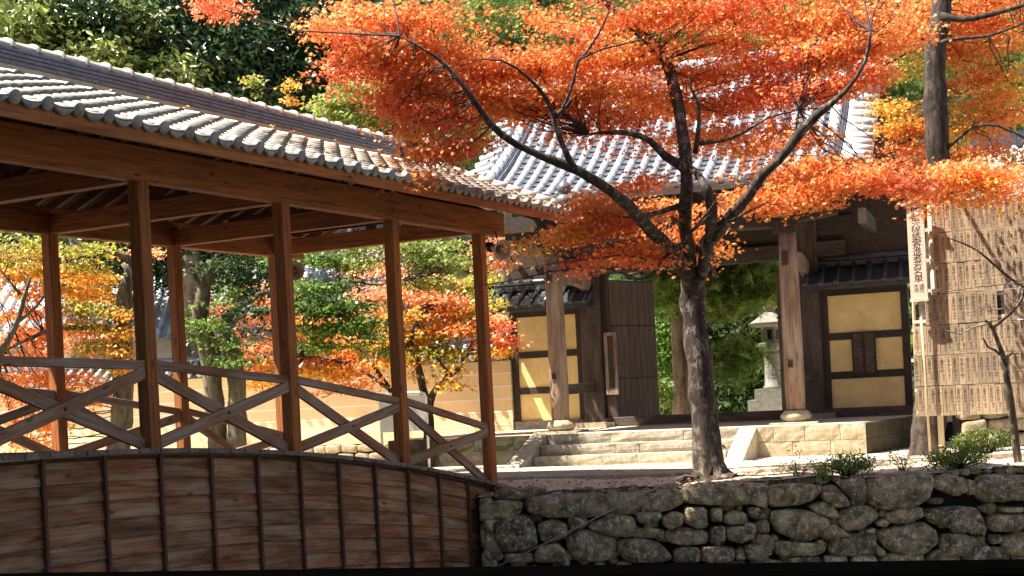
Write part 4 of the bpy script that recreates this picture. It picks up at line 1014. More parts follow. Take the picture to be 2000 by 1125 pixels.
# ============================================================ PLAQUE RACK
BD = Vector((0.866, -0.5, 0)); BN = Vector((-0.5, -0.866, 0)); B0P = Vector((6.18, 21.0, 0))
def rk(w, y, z): return B0P + BD*w - BN*y + Vector((0, 0, z))     # y > 0 is behind the rack
RK = thing('plaque_rack', rk(1.5, 0, 0.6), 'tall rack covered with seven rows of small inscribed donation plaques', 'plaque rack')
PW, PH = 0.096, 0.455
rows = [0.66+0.467*i for i in range(7)]
offs = [0.0, -0.03, 0.0, 0.19, 0.41, 0.36, 0.35]
def ptext(m, V, Fc, cx, top, sc, mb, y):
    for v in V: pass
TX = []
for top_, low in (('一金拾万円也', '信徒中'), ('一金五万円也', '講中'), ('一金壱万円也', '檀徒中'), ('一金参万円也', '有志'), ('一金弐万円也', '世話人')):
    a = textmesh('\n'.join(top_), 0.052, 0.80); b = textmesh('\n'.join(low), 0.036, 1.15); TX.append((a, b))
PM = []
for k in range(10):
    mb = MB(); h = PH; w = PW
    mb.box((-w/2+.0025, -0.011, 0), (w/2-.0025, 0.011, h))
    (va, fa), (vb, fb) = TX[k % 5]; jx = R.uniform(-.008, .008)
    mb.add([Vector((v.x*0.95+jx-.004, -0.0122, h-0.058+v.y*1.0)) for v in va], fa, 1)
    mb.add([Vector((v.x+jx+(.016 if k % 2 else 0), -0.0122, h-0.318+v.y)) for v in vb], fb, 1)
    PM.append(mb.mesh('plaque', [M_PLQ, M_INKG]))
for r, z in enumerate(rows):
    w = offs[r]; 
    while w < 3.0:
        if not (r == 3 and 1.24 < w < 1.34):
            m = frame(rk(w+PW/2, R.uniform(-.003, .003)-0.006*(r % 2), z), BD, (0, 0, 1)) @ Matrix.Rotation(R.uniform(-.012, .012), 4, 'Y')
            place('plaque', PM[R.randrange(10)], m, RK)
        w += PW+0.001
    if r == 3: beam('dark_gap_board', rk(1.1, .02, z+.05), rk(1.1, .02, z+.45), .02, .01, M_DARKW, RK) if False else beam('dark_gap_board', rk(1.15, .03, z+.23), rk(1.45, .03, z+.23), .012, .42, M_DARKW, RK)  # invented board that makes the missing-plaque gap look dark
    beam('slat', rk(-0.02, .035, z+0.06), rk(3.0, .035, z+0.06), .03, .05, M_SIGNW, RK); beam('slat', rk(offs[r]-.04, .035, z+.40), rk(3.0, .035, z+.40), .03, .05, M_SIGNW, RK)
for w in (0.31, 2.2): 
    mb = MB(); mb.tube([rk(w, .10, 0), rk(w, .10, 1.2), rk(w, .10, 3.9)], [.047, .045, .04], 12); mb.tube([rk(w, .10, .19), rk(w, .10, .205)], .051, 12); mb.obj('bamboo_pole', M_BAMB, RK, smooth=True)
mb = MB(); mb.tube([rk(-.02, .05, .66), rk(0.0, .05, 2.2), rk(.03, .05, 3.9)], [.03, .028, .025], 8); mb.obj('thin_pole', M_BAMB, RK, smooth=True)

# ============================================================ TALL NAME SIGN
q0, q1 = at(1786, 397, 20.75), at(1796, 583, 20.75)
NS = thing('name_sign', q1, 'tall narrow pale wooden sign with black brushed characters, left of the plaque rack', 'sign board')
ax = (q0-q1); Lh = ax.length; axn = ax.normalized(); sx = BD
m = frame(q1, sx, axn); mb = MB(); w = 0.128
mb.box((-w, -.016, 0), (w, .016, Lh), 0, m); mb.obj('board', M_SIGNW, NS)
for sg in (-1, 1): beam('cap_board', m @ Vector((0, 0, Lh+.055)), m @ Vector((sg*.20, 0, Lh-.02)), .12, .02, M_SIGNW, NS)
mb = MB(); mb.box((-w-.01, -.03, -.045), (w+.01, .03, 0), 0, m); mb.obj('bottom_rail', M_SIGNW, NS)
va, fa = textmesh('\n'.join('伽藍大修築寄進者芳名単'), 0.142, 0.79); mb = MB()
ys = [v.y for v in va]; y1, y0 = max(ys), min(ys); sc = (Lh*0.80)/(y1-y0)
mb.add([m @ Vector((v.x*1.05+.004, -.0175, Lh-0.05-(y1-v.y)*sc)) for v in va], fa)
for body, dx in (('順位', .045), ('不同', -.035)):
    vb, fb = textmesh('\n'.join(body), .075, .8); mb.add([m @ Vector((v.x+dx, -.0175, 0.155+v.y)) for v in vb], fb)
mb.obj('lettering', M_INK, NS)
mb = MB(); mb.tube([q1+Vector((.02, .06, -.05)), q1+Vector((.05, .06, -1.2)), Vector((q1.x+.06, q1.y+.06, 0))], [.022, .02, .02], 7); mb.obj('support_pole', M_BAMB, NS, smooth=True)

# ============================================================ WHITE NOTICE BOARD
p = at(812, 900, 25.6)
NB = thing('notice_board', Vector((p.x, p.y, 0)), 'white notice board in a rounded frame, seen between the last two bridge posts', 'notice board')
xl, xr = at(744, 820, 25.6).x, at(834, 820, 25.6).x; zt = at(812, 767, 25.6).z
mb = MB(); mb.tube([(xl, 25.6, 0), (xl, 25.6, zt-.09), (xl+.03, 25.6, zt-.03), (xl+.09, 25.6, zt), (xr-.09, 25.6, zt), (xr-.03, 25.6, zt-.03), (xr, 25.6, zt-.09), (xr, 25.6, 0)], .027, 8); mb.obj('frame', M_WHITE, NB, smooth=True)
mb = MB(); mb.box((xl+.03, 25.59, zt-.72), (xr-.03, 25.61, zt-.05)); mb.obj('panel', M_WHITE, NB)
va, fa = textmesh('山 門', .12); mb = MB(); mb.add([Vector(((xl+xr)/2+.05+v.x, 25.588, zt-.22+v.y)) for v in va], fa); mb.obj('lettering', M_CABLE, NB)

# ============================================================ STONE LANTERN
lp = at(1513, 800, 33.0); LX, LY, LZ = lp.x, 33.0, at(1520, 800, 33).z
LN = thing('stone_lantern', (LX, LY, LZ), 'tall pale stone lantern with carved shaft standing beyond the gate opening', 'stone lantern')
T0 = Matrix.Translation((LX, LY, LZ))
def lb(name, parts, sm=False):
    mb = MB()
    for f in parts: f(mb)
    return mb.obj(name, M_LANT, LN, smooth=sm)
mL = frame((LX, LY, LZ), GX, (0, 0, 1))
lb('base_block', [lambda b: b.box((-.55,-.55,-.15),(.55,.55,.26),0,mL)]); lb('base_block', [lambda b: b.box((-.40,-.40,.264),(.40,.40,.52),0,mL)])
lb('shaft', [lambda b: b.lathe([(.24,.52),(.245,.57),(.205,.60),(.20,.9),(.19,1.1),(.205,1.32),(.23,1.36),(.22,1.40)],20,mL)], True)
lb('platform', [lambda b: b.lathe([(.20,1.40),(.34,1.48),(.38,1.54),(.38,1.62),(.26,1.64)],6,mL)])
lb('fire_box', [lambda b: b.lathe([(.23,1.64),(.23,1.70)],6,mL)]+[lambda b, i=i: b.box((-.035,-.035,1.70),(.035,.035,1.95),0,mL @ Matrix.Translation((.2*math.cos(i*math.pi/3), .2*math.sin(i*math.pi/3), 0))) for i in range(6)]+[lambda b: b.lathe([(.24,1.95),(.24,2.0)],6,mL)])
mb = MB(); mb.box((-.1,-.1,1.70),(.1,.1,1.95),0,mL); mb.obj('inside_shade', M_DARKW, LN)  # dark block standing in for the shade inside the fire box
lb('roof', [lambda b: b.lathe([(.22,2.0),(.50,2.06),(.55,2.12),(.50,2.13),(.30,2.26),(.16,2.36),(.1,2.40)],6,mL)])
lb('finial', [lambda b: b.lathe([(.10,2.40),(.15,2.46),(.16,2.52),(.10,2.56),(.09,2.58),(.15,2.64),(.19,2.73),(.18,2.82),(.10,2.90),(.03,2.97),(0.0,3.0)],16,mL)], True)
va, fa = textmesh('永\n燈', .30, .95); mb = MB()
for v in va: pass
mb.add([mL @ Vector((v.x*.8, -math.sqrt(max(.001, .207**2-(v.x*.8)**2)), 1.06+v.y)) for v in va], fa); mb.obj('lettering', M_CABLE, LN)

# ============================================================ NEAR RAIL, CABLE
NRL = thing('near_railing', (0, 2.2, 0.1), 'near-black timber handrail crossing the very bottom of the view close to the camera', 'railing')
zt = EYE-(536-HZ)*2.24/F-0.02
ra, rb = Vector((-2.66, 3.04, 0)), Vector((2.5, 1.59, 0))
beam('handrail', ra+Vector((0, 0, zt-0.06)), rb+Vector((0, 0, zt-0.06)), 0.11, 0.12, M_BLACK, NRL)
for x in (.12, .5, .88): q = ra.lerp(rb, x); beam('post', (q.x, q.y, 0.1), (q.x, q.y, zt-0.12), 0.09, 0.09, M_BLACK, NRL, up=(1, 0, 0))
CB = thing('cable', at(1338, 928, 18.6), 'thin grey cable running slantwise over the stone wall to the foot of the maple trunk', 'cable')
mb = MB(); mb.tube([at(960, 1112, 17.75), at(1100, 1044, 17.85), at(1230, 978, 17.95), at(1300, 944, 18.1), at(1338, 928, 18.5), at(1368, 931, 19.0)], .010, 6); mb.obj('strand', M_CABLE, CB, smooth=True)
beam('stone_slab', (-.75, 17.5, -.98), (0.15, 17.6, -.98), .4, .12, M_STEP, RT)

# ============================================================ TREES
OR = {0: [(.93,.40,.12),(.93,.34,.10),(.94,.46,.13),(.92,.28,.10)],          # orange
      1: [(.92,.26,.11),(.93,.33,.13),(.91,.20,.10)],                          # red
      2: [(.90,.50,.08),(.88,.38,.06),(.85,.55,.10)],                          # yellow orange
      3: [(.45,.42,.06),(.34,.38,.05),(.6,.45,.08)],                           # yellow green
      4: [(.92,.44,.22),(.90,.34,.17),(.93,.52,.24)],                           # pink orange
      5: [(.14,.25,.04),(.22,.33,.06),(.10,.18,.03)],                         # maple green
      6: [(.035,.075,.02),(.05,.10,.025),(.09,.15,.035),(.025,.055,.016)],      # evergreen
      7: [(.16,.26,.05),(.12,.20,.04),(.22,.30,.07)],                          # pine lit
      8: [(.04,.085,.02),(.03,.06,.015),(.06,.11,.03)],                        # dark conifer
      9: [(.30,.36,.08),(.40,.42,.12),(.22,.30,.06)],
      10: [(.30,.42,.08),(.14,.24,.04),(.42,.50,.14),(.08,.14,.03)]}                          # pale green, with sunlit tips and shaded gaps put into the pine tones
def shift(bl, d):
    return [(u, v, ru, rv, (19.7 if (v > 375 and 1270 < u < 1450) else Y+d+(.7 if (v > 375 and u <= 1270) else 0)+(.4 if 1270 < u < 1400 and v > 120 else 0)), dY*.6, int(n*(.62 if v > 375 else .80)), p) for u, v, ru, rv, Y, dY, n, p in bl]
def maple(loc, label, lims, blobs, per=15, colv=.16, rad=0.17, size=0.052, cat='maple tree', group=None, keep=0.8, twr=0.012, bark=None, tmpl=T_MAPLE, layer=.32, flat=.35, up=.75, leafm=None, name='maple_tree', wpar=None):
    t = thing(name, loc, label, cat, group)
    LP = limbs(lims, bark or M_BARK, t)
    tips, pal, bid = blob_tips(blobs, layer)
    C_, nr, ax, sz, colr = spray(tips, pal, OR, per, rad, flat, size, up, colv)
    leaves('crown', C_, nr, ax, sz, colr, tmpl, leafm or L_MAPLE, t)
    if twr: twigs('twigs', tips, bid, LP, M_TWIG, t, r0=twr, keep=keep)
    return t
# --- the great maple
MT = [('trunk', [(1392,946,19.1,120),(1388,925,19.1,78),(1382,880,19.1,62),(1374,800,19.1,57),(1364,700,19.1,54),(1356,620,19.1,52),(1352,570,19.1,54),(1358,530,19.1,50)]),
 ('limb', [(1350,560,19.05,36),(1335,520,19.0,38),(1300,478,18.9,34),(1262,440,18.7,32),(1225,400,18.5,30),(1190,370,18.3,27),(1150,345,18.1,25),(1110,325,18.0,26),(1060,305,17.9,20),(1005,280,17.8,18),(960,245,17.7,17),(928,200,17.6,14),(890,150,17.5,10),(850,110,17.4,7),(780,70,17.3,4)]),
 ('limb', [(1352,560,19.1,34),(1348,500,19.2,32),(1338,440,19.3,33),(1340,380,19.4,32),(1340,320,19.5,32),(1332,250,19.5,30),(1322,190,19.6,30),(1308,140,19.7,30),(1285,95,19.7,26),(1250,65,19.8,22),(1215,35,19.9,20),(1180,0,20,18),(1150,-60,20,14)]),
 ('limb', [(1362,560,19.1,32),(1378,500,19.0,30),(1390,440,18.9,30),(1388,390,18.8,28),(1370,350,18.9,20),(1352,330,19.1,18)]),
 ('limb', [(1390,470,18.95,30),(1420,430,18.8,29),(1460,385,18.6,28),(1490,340,18.5,24),(1520,315,18.4,22),(1560,262,18.3,26),(1595,225,18.2,22),(1650,180,18.0,12),(1690,120,17.9,9),(1700,60,17.8,8)]),
 ('branch', [(1118,325,18.0,20),(1100,285,17.9,14),(1085,245,17.8,14),(1078,220,17.8,13),(1065,190,17.7,12),(1030,150,17.6,8),(980,118,17.5,5),(920,118,17.4,3)]),
 ('branch', [(1080,230,17.8,13),(1105,210,17.7,12),(1116,195,17.6,8)]),
 ('branch', [(1100,212,17.7,8),(1120,160,17.6,7),(1128,120,17.5,7),(1140,108,17.5,7),(1170,65,17.3,5),(1190,20,17.2,4)]),
 ('branch', [(1132,116,17.5,6),(1180,95,17.4,5),(1250,78,17.2,4),(1310,60,17.1,2)]),
 ('branch', [(1338,330,19.4,26),(1300,305,19.3,22),(1270,275,19.2,16),(1235,262,19.1,14),(1200,258,19,12),(1150,262,18.9,6)]),
 ('branch', [(1338,400,19.3,20),(1310,408,19.1,14),(1275,418,18.9,12),(1235,425,18.8,9)]),
 ('branch', [(1358,300,19.5,14),(1365,240,19.4,10),(1362,200,19.4,9),(1345,165,19.4,6)]),
 ('branch', [(1360,280,19.5,10),(1400,277,19.3,8),(1450,260,19.1,8),(1500,230,19,6),(1560,215,18.9,3)]),
 ('branch', [(1335,470,19.0,10),(1370,430,18.6,6),(1400,390,18.4,4)]),
 ('branch', [(1400,540,18.9,9),(1370,470,18.6,8),(1440,425,18.4,6),(1500,395,18.3,3)]),
 ('pale_branch', [(1352,545,19.0,14),(1320,530,18.8,11),(1290,512,18.6,9),(1310,495,18.5,7),(1340,465,18.3,6),(1385,420,18.1,3)]),
 ('pale_branch', [(1290,515,18.6,7),(1270,540,18.5,8),(1245,545,18.4,5),(1200,528,18.3,4),(1150,522,18.2,3),(1080,530,18.0,3),(1000,548,17.8,2.5),(940,557,17.7,1.5)]),
 ('pale_branch', [(1270,510,18.6,4),(1220,498,18.4,3),(1160,505,18.2,3),(1080,515,18.0,2),(1000,530,17.9,1.5)]),
 ('stub', [(1412,870,19.0,4),(1420,880,18.9,4),(1418,893,18.9,3)])]
BL = [ # u, v, ru, rv, Y, dY, n, palette
 (650,45,52,38,17.4,.6,26,0),(665,110,45,26,17.3,.5,22,1),(735,55,80,60,17.6,.8,80,0),(720,125,80,40,17.5,.7,60,0),(760,100,90,60,18,1,80,0),(830,50,90,60,17.8,1,80,0),
 (840,130,110,70,18,1.2,120,0),(810,210,70,40,17.8,.8,60,0),(780,190,50,40,17.6,.6,40,1),(895,200,100,56,18,1.2,110,0),(870,260,90,35,17.6,.8,70,1),(840,320,60,18,17.3,.5,26,0),(800,346,38,12,17.2,.4,16,0),
 (900,312,60,16,17.6,.5,22,0),(950,150,110,60,18.2,1.3,120,0),(960,70,50,35,18,1,7,0),(1010,190,105,55,18.2,1.2,110,0),(1050,150,100,70,18.3,1.2,110,0),(1080,40,60,36,18.3,1,24,0),(1130,80,60,30,18.2,1,9,1),
 (1120,170,115,60,18.4,1.2,110,0),(1180,205,100,44,18.6,1,80,0),(1220,150,110,60,18.6,1.2,110,0),(1060,240,70,20,18.4,.7,22,0),(1240,30,100,45,18.8,1.2,60,0),(1190,10,70,24,18.6,1,22,1),
 (1330,40,110,60,19,1.3,110,0),(1290,175,80,50,19,1.1,60,0),(1300,225,80,22,19,.8,26,0),(1400,130,90,70,19.2,1.3,100,0),(1420,50,90,50,19.2,1.3,56,1),(1400,215,85,36,19.2,1,50,0),(1480,190,110,55,19.2,1.2,120,1),
 (1500,20,80,30,19,1.2,40,1),(1560,100,100,52,18.8,1.2,100,0),(1580,165,100,30,18.5,1,60,1),(1600,50,90,55,18.5,1.2,80,0),(1650,120,90,60,18.2,1.1,90,0),(1690,140,70,28,18,1,34,1),(1720,60,90,60,18,1.2,80,0),
 (1640,20,80,30,18,1,40,0),(1520,240,90,20,18.7,.7,24,0),(1450,285,70,14,18.8,.7,14,0),(1560,295,90,18,18.4,.8,22,0),(1590,345,110,22,18.2,.9,66,0),(1650,368,100,22,18.0,.8,60,0),(1550,385,90,22,18.1,.7,70,0),(1470,375,70,30,18.3,.7,50,0),
 (1700,340,95,22,18,.9,56,0),(1760,350,60,24,17.9,.8,40,1),(1250,350,80,12,18.6,.6,9,1),(1330,262,120,14,19,.8,22,0),(1230,268,90,12,18.8,.6,14,1),(1430,250,90,20,19,.8,30,0),(1100,268,60,10,18.5,.5,8,0),(1200,285,110,12,18.7,.6,8,1),
 (1165,400,50,28,18,.7,60,0),(1110,450,34,22,17.9,.6,34,2),(1180,430,80,34,18.2,.8,90,0),(1150,480,90,22,18.1,.7,70,1),(1230,470,80,28,18.4,.7,80,0),(1270,500,60,16,18.5,.5,34,1),(1250,400,70,22,18.4,.6,44,0),(1300,430,60,30,18.7,.6,50,0),
 (1362,455,34,26,18.6,.5,24,0),(1366,503,20,14,18.6,.3,10,0),(1420,492,22,8,18.5,.3,7,0),(1415,392,50,18,18.7,.6,24,0),(1040,475,30,10,17.8,.5,12,2),
 (1300,-85,300,45,19,2,90,0),(900,-75,260,35,18,1.6,60,0),(1600,-70,240,50,18.5,1.8,90,0),(420,5,50,14,17,.4,22,1)]
MT = [(n_, [(u, v, Y-1.9*min(1, max(0, (560-v)/180)), w*(.92 if n_ == 'trunk' else .78)) for u, v, Y, w in c]) for n_, c in MT]
GM = maple(at(1390, 940, 19.1).xy.to_3d(), 'great maple with dark lichened trunk and orange-red crown, in front of the steps', MT, shift(BL, -1.0), per=28, rad=.15, size=.038, twr=.009, layer=.42, colv=.14)
# roots
mb = MB()
for (u, v, w) in ((1330, 948, 40), (1465, 946, 34), (1420, 955, 30), (1365, 957, 26)):
    mb.tube([at(1390, 920, 19.1), at((1390+u)/2, 938, 19.0), at(u, v, 18.85), at(u+(u-1390)*.3, v+6, 18.8)], [.17, .12, .06, .01], 8, wob=.1)
mb.obj('root', M_BARK, GM, smooth=True)
# --- maple behind the plaque rack
RTL = [('trunk', [(1812,905,21.9,84),(1814,860,21.9,66),(1818,700,21.9,56),(1830,500,21.9,46),(1838,350,21.9,42),(1832,300,21.9,44),(1828,230,21.9,46),(1826,150,21.9,42),(1830,80,21.9,40),(1838,20,22,38),(1845,-60,22,34)]),
 ('limb', [(1800,75,21.6,12),(1760,110,21.4,6),(1720,130,21.2,4),(1690,150,21,3)]),('limb', [(1838,32,21.8,16),(1880,38,21.6,12),(1930,30,21.4,10),(2000,10,21.2,8)]),
 ('limb', [(1832,85,21.8,10),(1870,75,21.6,8),(1930,70,21.4,6),(2000,45,21.2,4)]),('limb', [(1760,-20,21.5,20),(1750,15,21.3,14),(1736,40,21.2,8)]),('limb', [(1700,-30,21.2,14),(1698,10,21.1,12),(1694,50,21,10),(1670,75,20.9,5)]),
 ('limb', [(1850,290,21.8,8),(1900,250,21.6,6),(1950,245,21.4,6),(2010,275,21.3,4)]),('limb', [(1835,335,21.8,9),(1850,348,20.6,8),(1880,366,19.8,6),(1960,366,19.5,3)]),('limb', [(1850,330,21.8,6),(1900,340,21.6,5),(1960,325,21.4,4),(2000,320,21.2,3)])]
RB = [(1780,40,80,50,21,1,80,0),(1850,40,90,30,21,1,70,0),(1940,30,90,40,21,1,90,0),(1920,90,90,30,21.5,1,60,0),(1860,70,70,20,20.8,.8,30,0),(1960,150,70,50,22.5,1,50,2),(1900,170,60,50,22.6,1,40,0),(1950,230,80,40,22.5,1,50,0),(1880,250,60,40,22.4,.8,44,2),
 (1770,240,60,25,21,.6,40,2),(1790,270,60,22,20.9,.6,44,0),(1740,225,40,16,20.9,.5,14,2),(1760,130,70,20,21.2,.7,20,3),(1800,110,50,20,21.4,.7,16,3),(1800,330,70,30,20.7,.8,60,1),(1850,350,80,26,20.8,.8,60,0),(1930,350,80,26,21,.8,50,0),(1990,340,60,40,21,.8,40,2),(1900,300,80,20,21.5,.8,34,0),
 (1830,385,70,14,20.5,.5,36,0),(1900,378,70,12,20.6,.5,30,2),(1960,365,50,12,20.8,.5,18,0),(1900,-50,160,50,21.5,1.5,80,0),(1820,420,20,14,20.3,.2,4,0)]
RB2 = [(u, v, ru, rv, (19.55 if v > 345 and 1800 < u < 1990 else max(Y, 22.7)), dY*.6, int(n*.8), p) for u, v, ru, rv, Y, dY, n, p in RB]
maple(at(1812, 900, 21.9).xy.to_3d(), 'second maple with straight dark trunk rising behind the plaque rack', RTL, RB2, per=32, rad=.17, size=.040, bark=M_BARKD)
M_TB = barkmat('furrowed_bark', (0.03, 0.02, 0.013), (0.085, 0.058, 0.037), (0.19, 0.14, 0.095), (0.26, 0.22, 0.17), 0.3, 8)
# --- bare sapling at the right edge
SP_ = thing('bare_sapling', at(1992, 928, 19.6).xy.to_3d(), 'slender leafless young tree with lichened stem at the right edge, in front of the plaques', 'sapling')
def stems(defs, t, mat=M_BARK, mat2=M_PTWIG):
    limbs(defs, mat, t, step=.12, sides=8)
stems([('trunk', [(1994,928,19.6,20),(1984,870,19.6,17),(1975,800,19.5,16),(1966,730,19.4,14),(1962,700,19.4,12)]),
 ('branch', [(1962,702,19.4,10),(1950,670,19.3,9),(1938,640,19.2,8),(1924,625,19.1,5)]),('branch', [(1938,640,19.2,7),(1962,622,19.1,7),(1985,600,19.0,6),(2000,575,18.9,6),(2010,540,18.9,5)]),
 ('branch', [(2002,562,18.9,5),(1975,545,18.8,5),(1945,520,18.7,5),(1910,490,18.6,4),(1880,475,18.6,3),(1852,465,18.5,2)]),
 ('branch', [(1964,702,19.4,6),(1975,690,19.3,5),(1988,690,19.2,3)]),('branch', [(1963,702,19.4,6),(1945,685,19.3,5),(1930,678,19.2,4),(1920,660,19.1,3)])], SP_)
stems([('pale_twig', [(1930,632,19.1,4),(1900,640,19,3.5),(1875,652,19,3),(1850,646,18.9,2)]),('pale_twig', [(2005,552,18.9,3),(1960,555,18.8,3),(1900,562,18.7,2),(1850,570,18.6,1.2)]),('pale_twig', [(1995,560,18.9,3),(1970,600,18.8,2),(1910,605,18.8,2),(1880,615,18.8,1.2)]),
 ('pale_twig', [(1975,545,18.8,2),(1962,560,18.7,1.6),(1955,585,18.7,1.2)]),('pale_twig', [(1940,520,18.7,2),(1920,535,18.6,1.6),(1900,530,18.6,1.2)]),('pale_twig', [(2000,595,18.9,3),(1975,585,18.8,2),(1960,570,18.8,1.4)])], SP_, M_PTWIG)
# --- maples behind the covered bridge
maple(at(238, 900, 24).xy.to_3d(), 'orange and yellow maple behind the left end of the bridge', [
 ('trunk', [(225,915,24,52),(232,860,24,44),(240,780,24,40),(240,700,24,40),(240,620,24,34),(246,560,24,26),(262,520,24,20),(245,500,23.9,14),(205,490,23.8,8)]),
 ('limb', [(248,600,24,18),(268,580,23.9,14),(262,545,23.8,12),(240,515,23.8,10)]),('limb', [(238,655,24,14),(200,640,23.8,12),(160,640,23.6,11),(110,642,23.4,9),(60,660,23.2,7),(0,690,23,6)]),
 ('limb', [(0,690,22.5,14),(30,640,22.4,12),(45,590,22.3,8),(60,540,22.2,5)]),('limb', [(35,630,22.4,8),(70,600,22.3,5),(100,560,22.2,3)]),('limb', [(40,575,22.3,6),(20,550,22.2,4),(0,525,22.1,3)])],
 [(40,500,60,40,23.5,.8,70,3),(60,540,80,40,23.6,.8,90,2),(160,500,60,30,23.8,.8,60,3),(170,560,80,40,24.4,.8,110,2),(60,610,70,40,24,.8,60,0),(170,610,60,25,23.5,.6,50,3),(150,660,90,30,24.5,.8,80,4),(60,680,70,30,24,.8,60,0),(190,690,50,20,23.6,.5,30,3),(235,650,22,60,23.5,.4,34,2),(60,760,80,50,23.6,.8,130,0),(170,760,60,30,24,.7,50,0),(60,840,60,50,23.4,.7,80,0),(120,800,60,30,24,.6,50,2),(250,720,30,25,23.5,.4,18,2),(280,480,50,30,25,.7,30,4),(-60,600,60,140,23,1,80,2)],
 per=14, rad=.15, size=.05, tmpl=T_MAPLE3, group='maples behind the covered bridge', bark=M_BARK3)
maple(at(440, 895, 24.6).xy.to_3d(), 'green-leaved maple with twin mossy trunks behind the bridge', [
 ('trunk', [(430,905,24.6,46),(425,860,24.6,38),(418,760,24.6,36),(405,680,24.6,36),(392,620,24.5,34),(400,560,24.4,26),(415,510,24.3,20)]),
 ('trunk', [(462,905,24.5,44),(462,860,24.5,38),(464,760,24.5,36),(452,680,24.5,34),(440,640,24.5,26),(470,600,24.3,14),(520,570,24,12),(560,560,23.8,8)]),
 ('limb', [(440,650,24.5,14),(480,610,23.9,10),(560,600,23.6,9),(640,600,23.4,7),(700,640,23.2,4)]),('limb', [(400,570,24.4,14),(380,540,24.3,9),(360,500,24.2,6)]),('limb', [(620,560,23.4,6),(680,548,23.3,7),(740,556,23.2,5),(790,545,23.1,3)])],
 [(440,520,60,30,24.5,.7,60,6),(400,640,50,30,24.2,.5,34,5),(450,690,60,30,24,.6,40,5),(480,620,60,22,24,.6,40,6),(500,560,60,40,24.6,.7,60,6),(620,580,80,22,23.4,.6,110,5),(660,620,80,24,23.3,.6,110,5),(600,610,50,16,23.3,.5,40,6),(640,510,60,30,24,.7,70,5),(700,495,70,26,24,.7,80,9),(560,500,50,30,24.4,.7,40,5),(700,650,50,20,23.3,.5,44,5),(740,680,30,16,23.2,.4,20,5),(620,655,40,12,23.4,.4,30,5),(810,490,50,26,24,.6,60,9),(850,530,50,24,24,.6,50,9),(880,500,50,30,24.4,.6,60,9),(830,560,40,16,23.8,.5,26,3),(490,500,60,30,25,.7,50,6)],
 per=14, rad=.15, size=.05, tmpl=T_MAPLE3, group='maples behind the covered bridge', bark=M_BARK3)
maple(at(835, 890, 26).xy.to_3d(), 'pink and orange maple with a dark forked trunk in front of the long ochre wall', [
 ('trunk', [(836,900,26,30),(838,860,26,24),(834,800,26,20),(826,760,26,16),(815,710,26,14),(800,670,26,12),(810,640,25.9,8),(822,610,25.9,6)]),
 ('limb', [(836,800,26,18),(845,770,25.9,14),(870,738,25.8,12),(895,722,25.7,10),(905,700,25.7,6),(920,690,25.6,4)]),('limb', [(880,735,25.8,8),(862,710,25.7,6),(845,690,25.7,4)]),
 ('limb', [(832,810,26,16),(790,790,25.8,13),(765,765,25.7,11),(740,730,25.6,9),(715,690,25.6,7)]),('limb', [(760,760,25.7,8),(710,725,25.5,6),(660,705,25.4,5),(600,695,25.3,3)]),('limb', [(800,680,26,8),(788,650,25.9,5),(795,600,25.9,4)])],
 [(860,590,60,34,26.3,.6,110,4),(900,640,60,30,26.2,.6,80,0),(820,570,60,30,26.5,.6,70,4),(800,640,70,40,26.3,.6,110,2),(850,690,70,30,26.1,.5,80,3),(780,700,70,40,26.4,.6,100,2),(700,690,80,40,26.2,.6,120,2),(640,700,70,34,26,.6,110,0),(590,660,60,40,26.2,.6,90,2),(620,735,80,16,25.8,.5,80,2),(690,740,70,12,25.7,.5,50,0),(500,690,50,30,26,.6,70,4),(520,730,50,20,25.8,.5,50,2),(510,600,40,30,26.5,.5,60,4),(560,620,40,30,26.6,.5,50,0),(740,600,60,40,27,.5,70,4),(930,610,50,40,26.5,.5,60,3),(960,640,40,20,26,.4,30,4),(975,662,26,14,25.8,.3,24,1),(960,690,40,14,25.9,.4,30,2),(880,740,30,14,25.8,.4,18,2),(920,560,50,30,27,.5,50,3),(960,500,50,40,28,.6,60,4),(650,640,60,30,26.8,.5,60,4),(740,530,70,30,28,.6,50,4),(440,600,50,30,26.4,.6,50,5),(550,560,50,30,27.5,.5,40,4),(440,620,30,20,25.8,.4,26,1)],
 per=13, rad=.15, size=.055, tmpl=T_MAPLE3, group='maples behind the covered bridge')
# --- trees beyond the walls
def evergreen(loc, label, lims, blobs, tmpl=T_LANCE, per=22, rad=.22, size=.085, leafm=None, group='evergreen trees on the slope', cat='evergreen tree', name='evergreen_tree', up=.3, droop=.5, bark=None, flat=.7):
    t = thing(name, loc, label, cat, group)
    LP = limbs(lims, bark or M_BARK2, t, step=.6)
    tips, pal, bid = blob_tips(blobs, 0)
    C_, nr, ax, sz, colr = spray(tips, pal, OR, per, rad, flat, size, up, outward=True, droop=droop)
    leaves('crown', C_, nr, ax, sz, colr, tmpl, leafm or L_EVER, t); return t
evergreen(at(120, 800, 33).xy.to_3d(), 'broad glossy evergreen tree above the left end of the bridge roof', [('trunk', [(140,900,33,50),(150,600,33,44),(150,300,33.5,34),(160,80,34,20)])],
 [(60,90,120,70,32,1.6,260,6),(50,60,80,50,31,1,110,9),(170,60,120,70,32,1.6,260,6),(130,150,140,50,31.6,1.2,200,6),(190,110,60,40,31,.8,60,9),(60,-40,160,60,33,2,160,6),(60,260,130,100,34,1.5,120,8),(200,500,150,80,34,1.5,150,8)], size=.10, rad=.25)
